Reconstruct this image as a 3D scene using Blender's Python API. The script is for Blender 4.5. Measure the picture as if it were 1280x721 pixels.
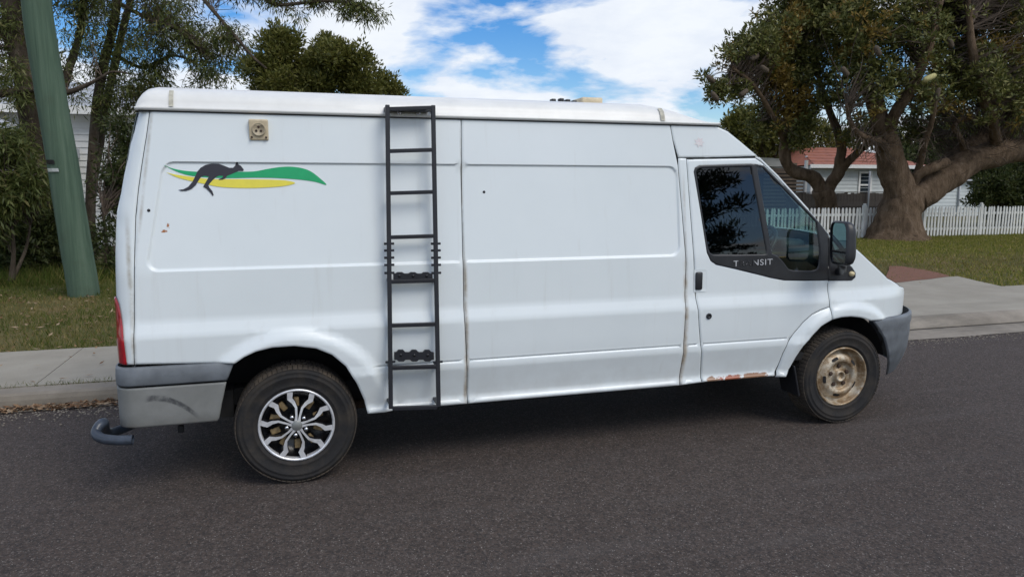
import bpy, bmesh, math, random
import numpy as np
from mathutils import Vector, Matrix, noise
from mathutils.geometry import delaunay_2d_cdt

for o in list(bpy.data.objects): bpy.data.objects.remove(o)
scn = bpy.context.scene
COL = scn.collection
rng = np.random.default_rng(7)
random.seed(7)

# ------------------------------------------------------------------ camera
FPX, PW, PH = 915.0, 1280.0, 721.0
CAM = np.array([0.017, -4.181, 1.684]); YAW, PITCH = 0.2915, -0.1372
cam_d = bpy.data.cameras.new('camera'); cam = bpy.data.objects.new('camera', cam_d); COL.objects.link(cam)
cam_d.sensor_width = 36.0; cam_d.lens = FPX / PW * 36.0; cam_d.clip_start = 0.05; cam_d.clip_end = 2000
FW = np.array([math.sin(YAW)*math.cos(PITCH), math.cos(YAW)*math.cos(PITCH), math.sin(PITCH)])
RT = np.array([math.cos(YAW), -math.sin(YAW), 0.0]); UP = np.cross(RT, FW)
cam.matrix_world = Matrix(((RT[0], UP[0], -FW[0], CAM[0]), (RT[1], UP[1], -FW[1], CAM[1]), (RT[2], UP[2], -FW[2], CAM[2]), (0, 0, 0, 1)))
scn.camera = cam
scn.render.resolution_x, scn.render.resolution_y = 1024, 576

# ------------------------------------------------------------------ sky and sun
SUN_EL, SUN_AZ = math.radians(49), math.radians(150)    # azimuth clockwise from +Y: high behind the photographer's right shoulder, veiled by cloud
world = bpy.data.worlds.new('World'); scn.world = world; world.use_nodes = True
nt = world.node_tree; N = nt.nodes; L = nt.links; N.clear()
out = N.new('ShaderNodeOutputWorld'); bg = N.new('ShaderNodeBackground'); bg.inputs['Strength'].default_value = 0.11
sky = N.new('ShaderNodeTexSky'); sky.sky_type = 'NISHITA'; sky.sun_disc = False
sky.sun_elevation = SUN_EL; sky.sun_rotation = SUN_AZ; sky.air_density = 1.0; sky.dust_density = 0.6; sky.ozone_density = 2.0
tc = N.new('ShaderNodeTexCoord'); sep = N.new('ShaderNodeSeparateXYZ'); L.new(tc.outputs['Generated'], sep.inputs[0])
def wmath(op, a, b=None, clamp=False):
    n = N.new('ShaderNodeMath'); n.operation = op; n.use_clamp = clamp
    for i, v in enumerate((a, b)):
        if v is None: continue
        if isinstance(v, (int, float)): n.inputs[i].default_value = v
        else: L.new(v, n.inputs[i])
    return n.outputs[0]
zz = wmath('ADD', wmath('MAXIMUM', sep.outputs[2], 0.0), 0.22)
cx = wmath('DIVIDE', sep.outputs[0], zz); cy = wmath('DIVIDE', sep.outputs[1], zz)
comb = N.new('ShaderNodeCombineXYZ'); L.new(cx, comb.inputs[0]); L.new(cy, comb.inputs[1])
SKY_OFF = (3.1, 1.7, 0.0)
mp = N.new('ShaderNodeMapping'); mp.inputs['Location'].default_value = SKY_OFF; L.new(comb.outputs[0], mp.inputs['Vector'])
n1 = N.new('ShaderNodeTexNoise'); n1.inputs['Scale'].default_value = 1.7; n1.inputs['Detail'].default_value = 9; n1.inputs['Roughness'].default_value = 0.56; n1.inputs['Distortion'].default_value = 0.25
L.new(mp.outputs[0], n1.inputs['Vector'])
n2 = N.new('ShaderNodeTexNoise'); n2.inputs['Scale'].default_value = 3.4; n2.inputs['Detail'].default_value = 7; n2.inputs['Roughness'].default_value = 0.6
L.new(mp.outputs[0], n2.inputs['Vector'])
cr = N.new('ShaderNodeValToRGB'); L.new(n1.outputs['Fac'], cr.inputs[0])
cr.color_ramp.elements[0].position = 0.425; cr.color_ramp.elements[1].position = 0.53
cc = N.new('ShaderNodeValToRGB'); L.new(n2.outputs['Fac'], cc.inputs[0])
cc.color_ramp.elements[0].position = 0.3; cc.color_ramp.elements[0].color = (5.6, 6.1, 7.0, 1)
cc.color_ramp.elements[1].position = 0.62; cc.color_ramp.elements[1].color = (6.7, 7.05, 7.5, 1)
satn = N.new('ShaderNodeHueSaturation'); satn.inputs['Hue'].default_value = 0.51; satn.inputs['Saturation'].default_value = 1.5; satn.inputs['Value'].default_value = 1.05; L.new(sky.outputs[0], satn.inputs['Color'])
mixc = N.new('ShaderNodeMix'); mixc.data_type = 'RGBA'
L.new(cr.outputs[0], mixc.inputs[0]); L.new(satn.outputs[0], mixc.inputs[6]); L.new(cc.outputs[0], mixc.inputs[7])
L.new(mixc.outputs[2], bg.inputs['Color']); L.new(bg.outputs[0], out.inputs['Surface'])

sd = bpy.data.lights.new('sun', 'SUN'); sun = bpy.data.objects.new('sun', sd); COL.objects.link(sun)
sd.energy = 1.5; sd.angle = math.radians(30); sd.color = (1.0, 0.95, 0.88)
dsun = Vector((math.sin(SUN_AZ)*math.cos(SUN_EL), math.cos(SUN_AZ)*math.cos(SUN_EL), math.sin(SUN_EL)))
sun.rotation_euler = dsun.to_track_quat('Z', 'Y').to_euler(); sun.location = (20, 30, 40)

vs = scn.view_settings; vs.view_transform = 'Standard'; vs.look = 'None'; vs.gamma = 1.0; vs.exposure = 0.3; vs.use_curve_mapping = False

# ------------------------------------------------------------------ pixel helpers (a pixel gives a direction; a surface gives the distance)
def ray(px, py): return FW + (px-PW/2)/FPX*RT - (py-PH/2)/FPX*UP
def on_y(px, py, Y): d = ray(px, py); return CAM + d*((Y-CAM[1])/d[1])
def on_z(px, py, Z): d = ray(px, py); return CAM + d*((Z-CAM[2])/d[2])
def mpp(px, py, Y):                       # metres per pixel at that depth
    return float((on_y(px, py, Y)-CAM) @ FW)/FPX

# ------------------------------------------------------------------ materials
def nmat(name):
    m = bpy.data.materials.new(name); m.use_nodes = True
    return m, m.node_tree.nodes, m.node_tree.links, m.node_tree.nodes['Principled BSDF']
def setp(b, **kw):
    for k, v in kw.items():
        k = k.replace('_', ' ')
        if k in b.inputs: b.inputs[k].default_value = (*v, 1) if isinstance(v, tuple) else v
def mat(name, col, rough=0.5, metal=0.0, var=0.0, scale=8.0, bump=0.0, bscale=None, spec=0.5, coat=0.0, col2=None, detail=5):
    """principled with noise colour variation and noise bump, in object space"""
    m, n, l, b = nmat(name); setp(b, Base_Color=col, Roughness=rough, Metallic=metal, Specular_IOR_Level=spec, Coat_Weight=coat)
    t = n.new('ShaderNodeTexCoord')
    if var or col2:
        ns = n.new('ShaderNodeTexNoise'); ns.inputs['Scale'].default_value = scale; ns.inputs['Detail'].default_value = detail; ns.inputs['Roughness'].default_value = 0.6
        l.new(t.outputs['Object'], ns.inputs['Vector'])
        r = n.new('ShaderNodeValToRGB'); l.new(ns.outputs['Fac'], r.inputs[0])
        c2 = col2 or tuple(c*(1-var) for c in col); c1 = col if col2 else tuple(min(1, c*(1+var)) for c in col)
        r.color_ramp.elements[0].position = 0.32; r.color_ramp.elements[0].color = (*c2, 1)
        r.color_ramp.elements[1].position = 0.68; r.color_ramp.elements[1].color = (*c1, 1)
        l.new(r.outputs[0], b.inputs['Base Color'])
    if bump:
        nb = n.new('ShaderNodeTexNoise'); nb.inputs['Scale'].default_value = bscale or scale*4; nb.inputs['Detail'].default_value = 6
        l.new(t.outputs['Object'], nb.inputs['Vector'])
        bp = n.new('ShaderNodeBump'); bp.inputs['Strength'].default_value = bump; bp.inputs['Distance'].default_value = 0.02
        l.new(nb.outputs['Fac'], bp.inputs['Height']); l.new(bp.outputs[0], b.inputs['Normal'])
    return m

class NB:                                  # tiny node-expression builder
    def __init__(s, m): s.n = m.node_tree.nodes; s.l = m.node_tree.links; s.b = s.n['Principled BSDF']; s.tc = s.n.new('ShaderNodeTexCoord')
    def m(s, op, a, b=None, c=None, clamp=False):
        x = s.n.new('ShaderNodeMath'); x.operation = op; x.use_clamp = clamp
        for i, v in enumerate((a, b, c)):
            if v is None: continue
            if isinstance(v, (int, float)): x.inputs[i].default_value = v
            else: s.l.new(v, x.inputs[i])
        return x.outputs[0]
    def xyz(s):
        x = s.n.new('ShaderNodeSeparateXYZ'); s.l.new(s.tc.outputs['Object'], x.inputs[0]); return x.outputs
    def noise(s, scale, detail=5, rough=.6, vec=None, dist=0):
        x = s.n.new('ShaderNodeTexNoise'); x.inputs['Scale'].default_value = scale; x.inputs['Detail'].default_value = detail
        x.inputs['Roughness'].default_value = rough; x.inputs['Distortion'].default_value = dist
        s.l.new(vec or s.tc.outputs['Object'], x.inputs['Vector']); return x.outputs['Fac']
    def vor(s, scale, out='Distance', feat='F1'):
        x = s.n.new('ShaderNodeTexVoronoi'); x.inputs['Scale'].default_value = scale; x.feature = feat
        s.l.new(s.tc.outputs['Object'], x.inputs['Vector']); return x.outputs[out]
    def mapv(s, sc):
        x = s.n.new('ShaderNodeMapping'); x.inputs['Scale'].default_value = sc; s.l.new(s.tc.outputs['Object'], x.inputs['Vector']); return x.outputs[0]
    def ramp(s, f, *st):
        x = s.n.new('ShaderNodeValToRGB'); s.l.new(f, x.inputs[0]); e = x.color_ramp.elements
        while len(e) < len(st): e.new(0.5)
        for k, (p, c) in enumerate(st): e[k].position = p; e[k].color = (*c, 1) if isinstance(c, tuple) else (c, c, c, 1)
        return x.outputs[0]
    def sm(s, v, a, b):
        x = s.n.new('ShaderNodeMapRange'); x.interpolation_type = 'SMOOTHSTEP'
        s.l.new(v, x.inputs[0]); x.inputs[1].default_value = a; x.inputs[2].default_value = b; return x.outputs[0]
    def mix(s, f, a, b):
        x = s.n.new('ShaderNodeMix'); x.data_type = 'RGBA'
        if isinstance(f, (int, float)): x.inputs[0].default_value = f
        else: s.l.new(f, x.inputs[0])
        for i, v in ((6, a), (7, b)):
            if isinstance(v, tuple): x.inputs[i].default_value = (*v, 1)
            else: s.l.new(v, x.inputs[i])
        return x.outputs[2]
    def bump(s, h, st, d=.01):
        x = s.n.new('ShaderNodeBump'); x.inputs['Strength'].default_value = st; x.inputs['Distance'].default_value = d
        s.l.new(h, x.inputs['Height']); s.l.new(x.outputs[0], s.b.inputs['Normal'])
    def col(s, c): s.l.new(c, s.b.inputs['Base Color'])

def paint_mat():
    m, n, l, b = nmat('white_paint'); setp(b, Roughness=0.33, Specular_IOR_Level=0.5, Coat_Weight=0.25, Coat_Roughness=0.12)
    q = NB(m); x, y, z = q.xyz()
    base = q.ramp(q.noise(1.3, 6), (0.3, (0.70, 0.755, 0.765)), (0.7, (0.75, 0.80, 0.81)))
    # fine grime specks and grime rising from the sill
    speck = q.sm(q.noise(38, 4, .7), 0.70, 0.80)
    c = q.mix(q.m('MULTIPLY', speck, 0.28), base, (0.42, 0.40, 0.37))
    low = q.m('MULTIPLY', q.sm(z, 0.72, 0.34), q.ramp(q.noise(6, 6), (0.35, 0.0), (0.75, 1.0)))
    c = q.mix(q.m('MULTIPLY', low, 0.35), c, (0.36, 0.33, 0.29))
    run = q.m('MULTIPLY', q.sm(q.noise(1.0, 5, .65, q.mapv((16, 16, 0.7))), 0.56, 0.80), 0.22)
    c = q.mix(run, c, (0.50, 0.49, 0.45))
    # rust bleeding from the panel joints
    def streak(x0, slope, w, z0, z1, amt, tint):
        d = q.m('ABSOLUTE', q.m('SUBTRACT', x, q.m('ADD', x0, q.m('MULTIPLY', z, slope))))
        g = q.sm(d, w, 0.0); zr = q.m('MULTIPLY', q.sm(z, z0-.15, z0+.1), q.sm(z, z1+.1, z1-.15))
        nn = q.ramp(q.noise(9, 6, .7), (0.33, 0.15), (0.62, 1.0))
        return q.m('MULTIPLY', q.m('MULTIPLY', g, zr), q.m('MULTIPLY', nn, amt)), tint
    for f, tint in (streak(0.99, 0, .022, .40, 1.25, .75, (.30, .20, .10)), streak(0.99, 0, .010, .40, 2.0, .5, (.22, .20, .15)), streak(2.462, 0, .026, .40, 1.20, .85, (.34, .24, .13)), streak(2.462, 0, .016, 1.1, 1.75, .5, (.36, .32, .27)),
                    streak(-0.806, 0, .020, .70, 1.5, .7, (.28, .23, .15)), streak(-0.95, .137, .014, 1.45, 2.1, .6, (.3, .26, .2))):
        c = q.mix(f, c, tint)
    # rust scab on the rear panel and the corroded door sill
    def blob(cx, cz, rx, rz, thr, sc):
        d = q.m('SQRT', q.m('ADD', q.m('POWER', q.m('DIVIDE', q.m('SUBTRACT', x, cx), rx), 2), q.m('POWER', q.m('DIVIDE', q.m('SUBTRACT', z, cz), rz), 2)))
        return q.sm(q.m('ADD', d, q.m('MULTIPLY', q.m('SUBTRACT', q.noise(sc, 6, .7), .5), 2.4)), thr, thr-.22)
    for a in ((-.640, 1.452, .028, .016, .55, 45), (-.612, 1.486, .016, .03, .5, 45)):
        c = q.mix(blob(*a), c, (.36, .13, .03))
    for cx0, r0, tt in ((2.84, .13, (.34, .10, .05)), (3.02, .16, (.30, .16, .09)), (2.70, .06, (.33, .2, .13))):
        c = q.mix(blob(cx0, .395, r0, .03, .8, 22), c, tt)
    q.col(c)
    q.bump(q.noise(2.2, 3), 0.05, .02)
    return m
M = {}
M['paint'] = paint_mat()
M['paint_roof'] = mat('roof_paint', (.74, .74, .71), .4, var=.06, scale=5, coat=.15)
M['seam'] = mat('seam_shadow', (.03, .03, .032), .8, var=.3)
M['black_plastic'] = mat('black_plastic', (.018, .019, .022), .42, var=.25, scale=12, bump=.05, bscale=300)
M['bumper_dark'] = mat('grey_bumper_plastic', (.135, .15, .165), .5, var=.22, scale=9, bump=.06, bscale=220)
M['bumper_light'] = mat('faded_bumper_plastic', (.20, .205, .195), .6, var=.13, scale=6, bump=.06, bscale=220)
M['tank_black'] = mat('underbody_black', (.012, .012, .013), .85, var=.4)
M['ladder'] = mat('ladder_powder_coat', (.011, .012, .017), .48, var=.2, scale=20, bump=.04, bscale=250)
M['tube'] = mat('blue_black_tube_paint', (.035, .045, .062), .35, var=.35, scale=14)
M['chrome'] = mat('dull_chrome', (.62, .63, .65), .25, 1.0, var=.1)
M['machined'] = mat('machined_alloy', (.80, .81, .83), .35, .55, var=.12, scale=25)
M['gloss_black'] = mat('gloss_black_alloy', (.012, .012, .014), .22, var=.2)
M['red_lens'] = mat('red_lens', (.32, .012, .02), .12, var=.25, scale=30, coat=.5)
M['cream_plastic'] = mat('aged_cream_plastic', (.60, .50, .34), .5, var=.12, scale=30)
M['amber'] = mat('aged_indicator_lens', (.62, .52, .30), .15, var=.2, scale=60)
M['decal_green'] = mat('green_decal', (.005, .36, .13), .35, var=.08, scale=10)
M['decal_yellow'] = mat('yellow_decal', (.78, .68, .07), .38, var=.06, scale=10)
M['decal_dark'] = mat('charcoal_decal', (.022, .021, .03), .4, var=.1)
M['decal_faded'] = mat('faded_sticker', (.68, .60, .61), .6, col2=(.74, .74, .75), scale=60)
M['seat'] = mat('seat_cloth', (.04, .045, .055), .9, var=.3, scale=30)
M['dash'] = mat('dash_plastic', (.035, .037, .042), .6, var=.2)
M['mirror'] = mat('mirror_glass', (.75, .78, .8), .03, 1.0, var=.02)

def glass_mat(name, tint, refl=1.0, rough=.01):
    m, n, l, b = nmat(name); n.remove(b); o = n['Material Output']
    tr = n.new('ShaderNodeBsdfTransparent'); tr.inputs[0].default_value = (*tint, 1)
    gl = n.new('ShaderNodeBsdfGlossy'); gl.inputs['Roughness'].default_value = rough; gl.inputs['Color'].default_value = (refl, refl, refl, 1)
    fr = n.new('ShaderNodeFresnel'); fr.inputs['IOR'].default_value = 1.55
    # faint smears of dust so the pane is not perfectly clean
    t = n.new('ShaderNodeTexCoord'); ns = n.new('ShaderNodeTexNoise'); ns.inputs['Scale'].default_value = 5; ns.inputs['Detail'].default_value = 7; l.new(t.outputs['Object'], ns.inputs['Vector'])
    bp = n.new('ShaderNodeBump'); bp.inputs['Strength'].default_value = .02; l.new(ns.outputs['Fac'], bp.inputs['Height']); l.new(bp.outputs[0], gl.inputs['Normal'])
    mx = n.new('ShaderNodeMixShader'); l.new(fr.outputs[0], mx.inputs[0]); l.new(tr.outputs[0], mx.inputs[1]); l.new(gl.outputs[0], mx.inputs[2])
    l.new(mx.outputs[0], o.inputs['Surface']); return m
M['glass_tint'] = glass_mat('dark_tinted_glass', (.02, .022, .025))
M['glass_clear'] = glass_mat('green_clear_glass', (.50, .66, .64))
M['glass_house'] = mat('house_window_glass', (.03, .04, .05), .06, var=.3, scale=3, spec=.8)

def rubber_mat():
    m, n, l, b = nmat('tyre_rubber'); setp(b, Roughness=.82, Specular_IOR_Level=.3); q = NB(m)
    q.col(q.mix(q.ramp(q.noise(7, 6, .7), (.42, 0.0), (.78, .6)), (.020, .0195, .020), (.075, .06, .043)))
    q.bump(q.noise(60, 4), .25, .01); return m
M['rubber'] = rubber_mat()
M['tread'] = mat('dusty_tread_rubber', (.095, .075, .055), .9, col2=(.035, .03, .027), scale=14, bump=.2, bscale=80)
def rust_wheel():
    m, n, l, b = nmat('rusty_steel_wheel'); setp(b, Roughness=.5, Metallic=.35); q = NB(m)
    c = q.ramp(q.noise(11, 7, .7), (.30, (.10, .055, .025)), (.46, (.30, .21, .12)), (.60, (.52, .46, .36)), (.78, (.66, .63, .56)))
    q.col(c); q.bump(q.noise(50, 5), .2, .01); return m
M['rust_wheel'] = rust_wheel()
M['rust_dark'] = mat('dark_rust', (.05, .03, .02), .8, var=.5, scale=40)
M['old_tan'] = mat('tan_rusted_steel', (.30, .21, .10), .6, var=.4, scale=30)

def asphalt_mat():
    m, n, l, b = nmat('asphalt'); setp(b, Roughness=.88, Specular_IOR_Level=.35); q = NB(m)
    big = q.noise(.55, 5); mid = q.noise(7, 5)
    c = q.ramp(big, (.3, (.057, .0415, .034)), (.7, (.067, .051, .0425)))
    c = q.mix(q.sm(mid, .35, .75), c, q.ramp(big, (.3, (.067, .050, .0415)), (.7, (.079, .061, .0515))))
    cell = q.vor(125, 'Color'); sx = q.n.new('ShaderNodeSeparateColor'); q.l.new(cell, sx.inputs[0])
    dist = q.vor(125)
    stone = q.m('MULTIPLY', q.sm(sx.outputs[0], .45, 1.0), q.sm(dist, .55, .15))
    c = q.mix(q.m('MULTIPLY', stone, .8), c, (.24, .215, .195))
    pale = q.m('MULTIPLY', q.sm(sx.outputs[1], .93, .97), q.sm(dist, .45, .2))
    c = q.mix(pale, c, (.38, .36, .33))
    dark = q.m('MULTIPLY', q.sm(sx.outputs[2], .62, .9), .75)
    c = q.mix(dark, c, (.022, .02, .02))
    cell2 = q.vor(62, 'Color'); s2 = q.n.new('ShaderNodeSeparateColor'); q.l.new(cell2, s2.inputs[0]); d2 = q.vor(62)
    c = q.mix(q.m('MULTIPLY', q.m('MULTIPLY', q.sm(s2.outputs[0], .55, .9), q.sm(d2, .6, .2)), .5), c, (.17, .145, .13))
    c = q.mix(q.m('MULTIPLY', q.sm(s2.outputs[1], .6, .9), .55), c, (.026, .021, .019))
    # pale tyre-polished streaks along the road
    st = q.m('MULTIPLY', q.sm(q.noise(1.0, 4, .6, q.mapv((.35, 3.2, 1))), .5, .8), .25)
    c = q.mix(st, c, (.12, .11, .105))
    q.col(c)
    h = q.m('ADD', q.m('MULTIPLY', dist, -1.0), q.m('MULTIPLY', q.noise(260, 2), .5))
    q.bump(h, .7, .006); return m
M['asphalt'] = asphalt_mat()
def concrete(name, a, b2, stain):
    m, n, l, b = nmat(name); setp(b, Roughness=.85); q = NB(m)
    c = q.ramp(q.noise(1.6, 7, .65), (.3, a), (.7, b2))
    c = q.mix(q.m('MULTIPLY', q.sm(q.noise(.9, 6, .7, q.mapv((.5, 1.8, 1))), .5, .72), .6), c, stain)
    c = q.mix(q.m('MULTIPLY', q.sm(q.noise(60, 3), .55, .8), .35), c, (.12, .11, .1))
    q.col(c); q.bump(q.noise(90, 4), .25, .006); return m
M['path'] = concrete('path_concrete', (.25, .225, .18), (.335, .307, .25), (.21, .19, .15))
M['kerb'] = concrete('kerb_concrete', (.15, .128, .10), (.30, .265, .215), (.075, .068, .052))
M['crack'] = mat('dirt_filled_joint', (.03, .024, .018), .95, var=.4, scale=20)
def verge_mat():
    m, n, l, b = nmat('verge_turf'); setp(b, Roughness=.95, Specular_IOR_Level=.2); q = NB(m)
    c = q.ramp(q.noise(1.1, 7, .65), (.32, (.065, .075, .02)), (.5, (.125, .115, .036)), (.66, (.19, .14, .065)))
    c = q.mix(q.m('MULTIPLY', q.noise(35, 4, .7), .5), c, (.05, .04, .022))
    q.col(c); q.bump(q.noise(45, 5), .6, .03); return m
M['verge'] = verge_mat()
M['dirt'] = mat('red_soil', (.20, .085, .052), .95, col2=(.13, .065, .04), scale=14, bump=.5, bscale=60)
M['leaf_mulch'] = mat('brown_litter_soil', (.07, .05, .03), .95, col2=(.035, .028, .018), scale=7, bump=.6, bscale=40)

def leaf_mat(name, stops, trans=.35, rough=.5, spec=.3, sat=.72):
    """colour from a random value per leaf, thin-leaf translucency"""
    m, n, l, b = nmat(name); setp(b, Roughness=rough, Specular_IOR_Level=.12 if rough > .6 else spec)
    g = n.new('ShaderNodeNewGeometry'); r = n.new('ShaderNodeValToRGB'); l.new(g.outputs['Random Per Island'], r.inputs[0])
    e = r.color_ramp.elements
    while len(e) < len(stops): e.new(.5)
    for k, (p, c) in enumerate(stops): e[k].position = p; e[k].color = (c[0], c[1], c[2]*sat, 1)
    l.new(r.outputs[0], b.inputs['Base Color'])
    t = n.new('ShaderNodeBsdfTranslucent'); l.new(r.outputs[0], t.inputs[0]); mx = n.new('ShaderNodeMixShader'); mx.inputs[0].default_value = trans
    l.new(b.outputs[0], mx.inputs[1]); l.new(t.outputs[0], mx.inputs[2]); l.new(mx.outputs[0], n['Material Output'].inputs[0]); return m
M['leaf_gum'] = leaf_mat('gum_leaf', ((0, (.055, .075, .024)), (.5, (.105, .125, .045)), (.85, (.16, .18, .075)), (1, (.20, .17, .09))))
M['leaf_shrub'] = leaf_mat('shrub_leaf', ((0, (.028, .042, .016)), (.6, (.055, .072, .028)), (1, (.10, .11, .05))))
M['leaf_banksia'] = leaf_mat('banksia_leaf', ((0, (.055, .068, .024)), (.5, (.115, .125, .045)), (.85, (.19, .19, .078)), (1, (.27, .24, .13))), .25)
M['leaf_ochre'] = leaf_mat('banksia_new_growth', ((0, (.13, .09, .03)), (.5, (.23, .15, .045)), (1, (.34, .25, .09))), .25)
M['leaf_far'] = leaf_mat('far_tree_leaf', ((0, (.07, .08, .022)), (.5, (.125, .13, .038)), (1, (.19, .175, .065))), .3)
M['leaf_pine'] = leaf_mat('pine_needle', ((0, (.020, .035, .018)), (1, (.04, .06, .03))), .1)
M['grass'] = leaf_mat('grass_blade', ((0, (.045, .075, .016)), (.45, (.085, .115, .028)), (.75, (.13, .14, .045)), (1, (.22, .18, .09))), .35, .7)
M['grass_lawn'] = leaf_mat('lawn_blade', ((0, (.10, .13, .026)), (.45, (.18, .20, .048)), (.8, (.28, .25, .08)), (1, (.40, .32, .16))), .35, .7)
M['grass_dry'] = leaf_mat('dry_grass_blade', ((0, (.11, .10, .04)), (.5, (.20, .155, .08)), (1, (.32, .25, .15))), .3, .8)
M['dry_leaf'] = leaf_mat('dry_leaf', ((0, (.14, .07, .035)), (.5, (.28, .17, .09)), (1, (.42, .33, .22))), .15, .8, sat=1.05)
def bark(name, a, b2, c3, sc=6):
    m, n, l, b = nmat(name); setp(b, Roughness=.95, Specular_IOR_Level=.2); q = NB(m)
    v = q.mapv((1, 1, .35)); c = q.ramp(q.noise(sc, 8, .7, v), (.3, a), (.5, b2), (.72, c3))
    q.col(c); q.bump(q.noise(sc*4, 7, .7, v), .9, .05); return m
M['bark_banksia'] = bark('banksia_bark', (.045, .030, .019), (.12, .082, .052), (.195, .143, .10))
M['bark_gum'] = bark('gum_bark', (.03, .024, .018), (.075, .058, .042), (.15, .125, .095), 5)
M['twig'] = mat('grey_twig', (.085, .062, .046), .9, var=.4, scale=10)

def pole_mat():
    m, n, l, b = nmat('green_treated_pole'); setp(b, Roughness=.8, Specular_IOR_Level=.25); q = NB(m)
    v = q.mapv((14, 14, .5)); c = q.ramp(q.noise(1, 7, .65, v), (.3, (.045, .078, .052)), (.55, (.078, .122, .084)), (.8, (.12, .165, .118)))
    c = q.mix(q.m('MULTIPLY', q.sm(q.noise(3, 5), .5, .8), .35), c, (.06, .075, .05))
    q.col(c); q.bump(q.noise(1.5, 6, .7, v), .4, .02); return m
M['pole'] = pole_mat()
M['picket'] = mat('picket_white', (.66, .66, .62), .7, var=.12, scale=5)
M['weatherboard'] = mat('pale_weatherboard', (.52, .56, .56), .65, var=.06, scale=3)
M['weatherboard_white'] = mat('white_weatherboard', (.62, .62, .60), .65, var=.08, scale=3)
M['trim_white'] = mat('house_trim_white', (.72, .72, .70), .55, var=.05)
M['tile'] = mat('terracotta_tile', (.33, .12, .07), .8, col2=(.22, .085, .06), scale=4)
M['roof_grey'] = mat('grey_roof_sheet', (.40, .42, .44), .5, var=.1, scale=2)
M['timber_grey'] = mat('weathered_timber', (.135, .115, .10), .9, col2=(.085, .07, .06), scale=6, bump=.3)
M['timber_brown'] = mat('brown_slat_timber', (.20, .15, .11), .8, var=.25, scale=5)
M['dark_gap'] = mat('dark_interior', (.02, .018, .016), .95, var=.2)
M['shed_brown'] = mat('brown_brick_wall', (.15, .12, .10), .9, var=.2, scale=8)

# ------------------------------------------------------------------ object helpers
def tag(o, label=None, cat=None, group=None, kind=None):
    for k, v in (('label', label), ('category', cat), ('group', group), ('kind', kind)):
        if v: o[k] = v
    return o
def empty(name, loc=(0, 0, 0), **kw):
    o = bpy.data.objects.new(name, None); COL.objects.link(o); o.location = loc; o.empty_display_size = .2; return tag(o, **kw)
def wloc(o):
    v = Vector((0, 0, 0))
    while o: v = v + Vector(o.location); o = o.parent
    return v
def link(name, me, m, parent=None, smooth=False):
    """mesh given in world coordinates"""
    o = bpy.data.objects.new(name, me); COL.objects.link(o)
    if m and not me.materials: me.materials.append(m)
    if smooth: me.polygons.foreach_set('use_smooth', [True]*len(me.polygons))
    if parent: o.parent = parent; o.location = -wloc(parent)
    return o
def mesh(name, V, F):
    me = bpy.data.meshes.new(name); me.from_pydata([tuple(map(float, v)) for v in V], [], [tuple(map(int, f)) for f in F]); me.update(); return me
def obj(name, V, F, m, parent=None, smooth=False): return link(name, mesh(name, V, F), m, parent, smooth)
def fast_mesh(name, V, n):
    """V: (k*n,3) array, k polygons of n corners each"""
    V = np.asarray(V, np.float32); k = len(V)//n
    me = bpy.data.meshes.new(name); me.vertices.add(len(V)); me.vertices.foreach_set('co', V.ravel())
    me.loops.add(len(V)); me.loops.foreach_set('vertex_index', np.arange(len(V), dtype=np.int32))
    me.polygons.add(k); me.polygons.foreach_set('loop_start', np.arange(0, k*n, n, dtype=np.int32))
    me.update(calc_edges=True); me.validate(); return me
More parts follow.
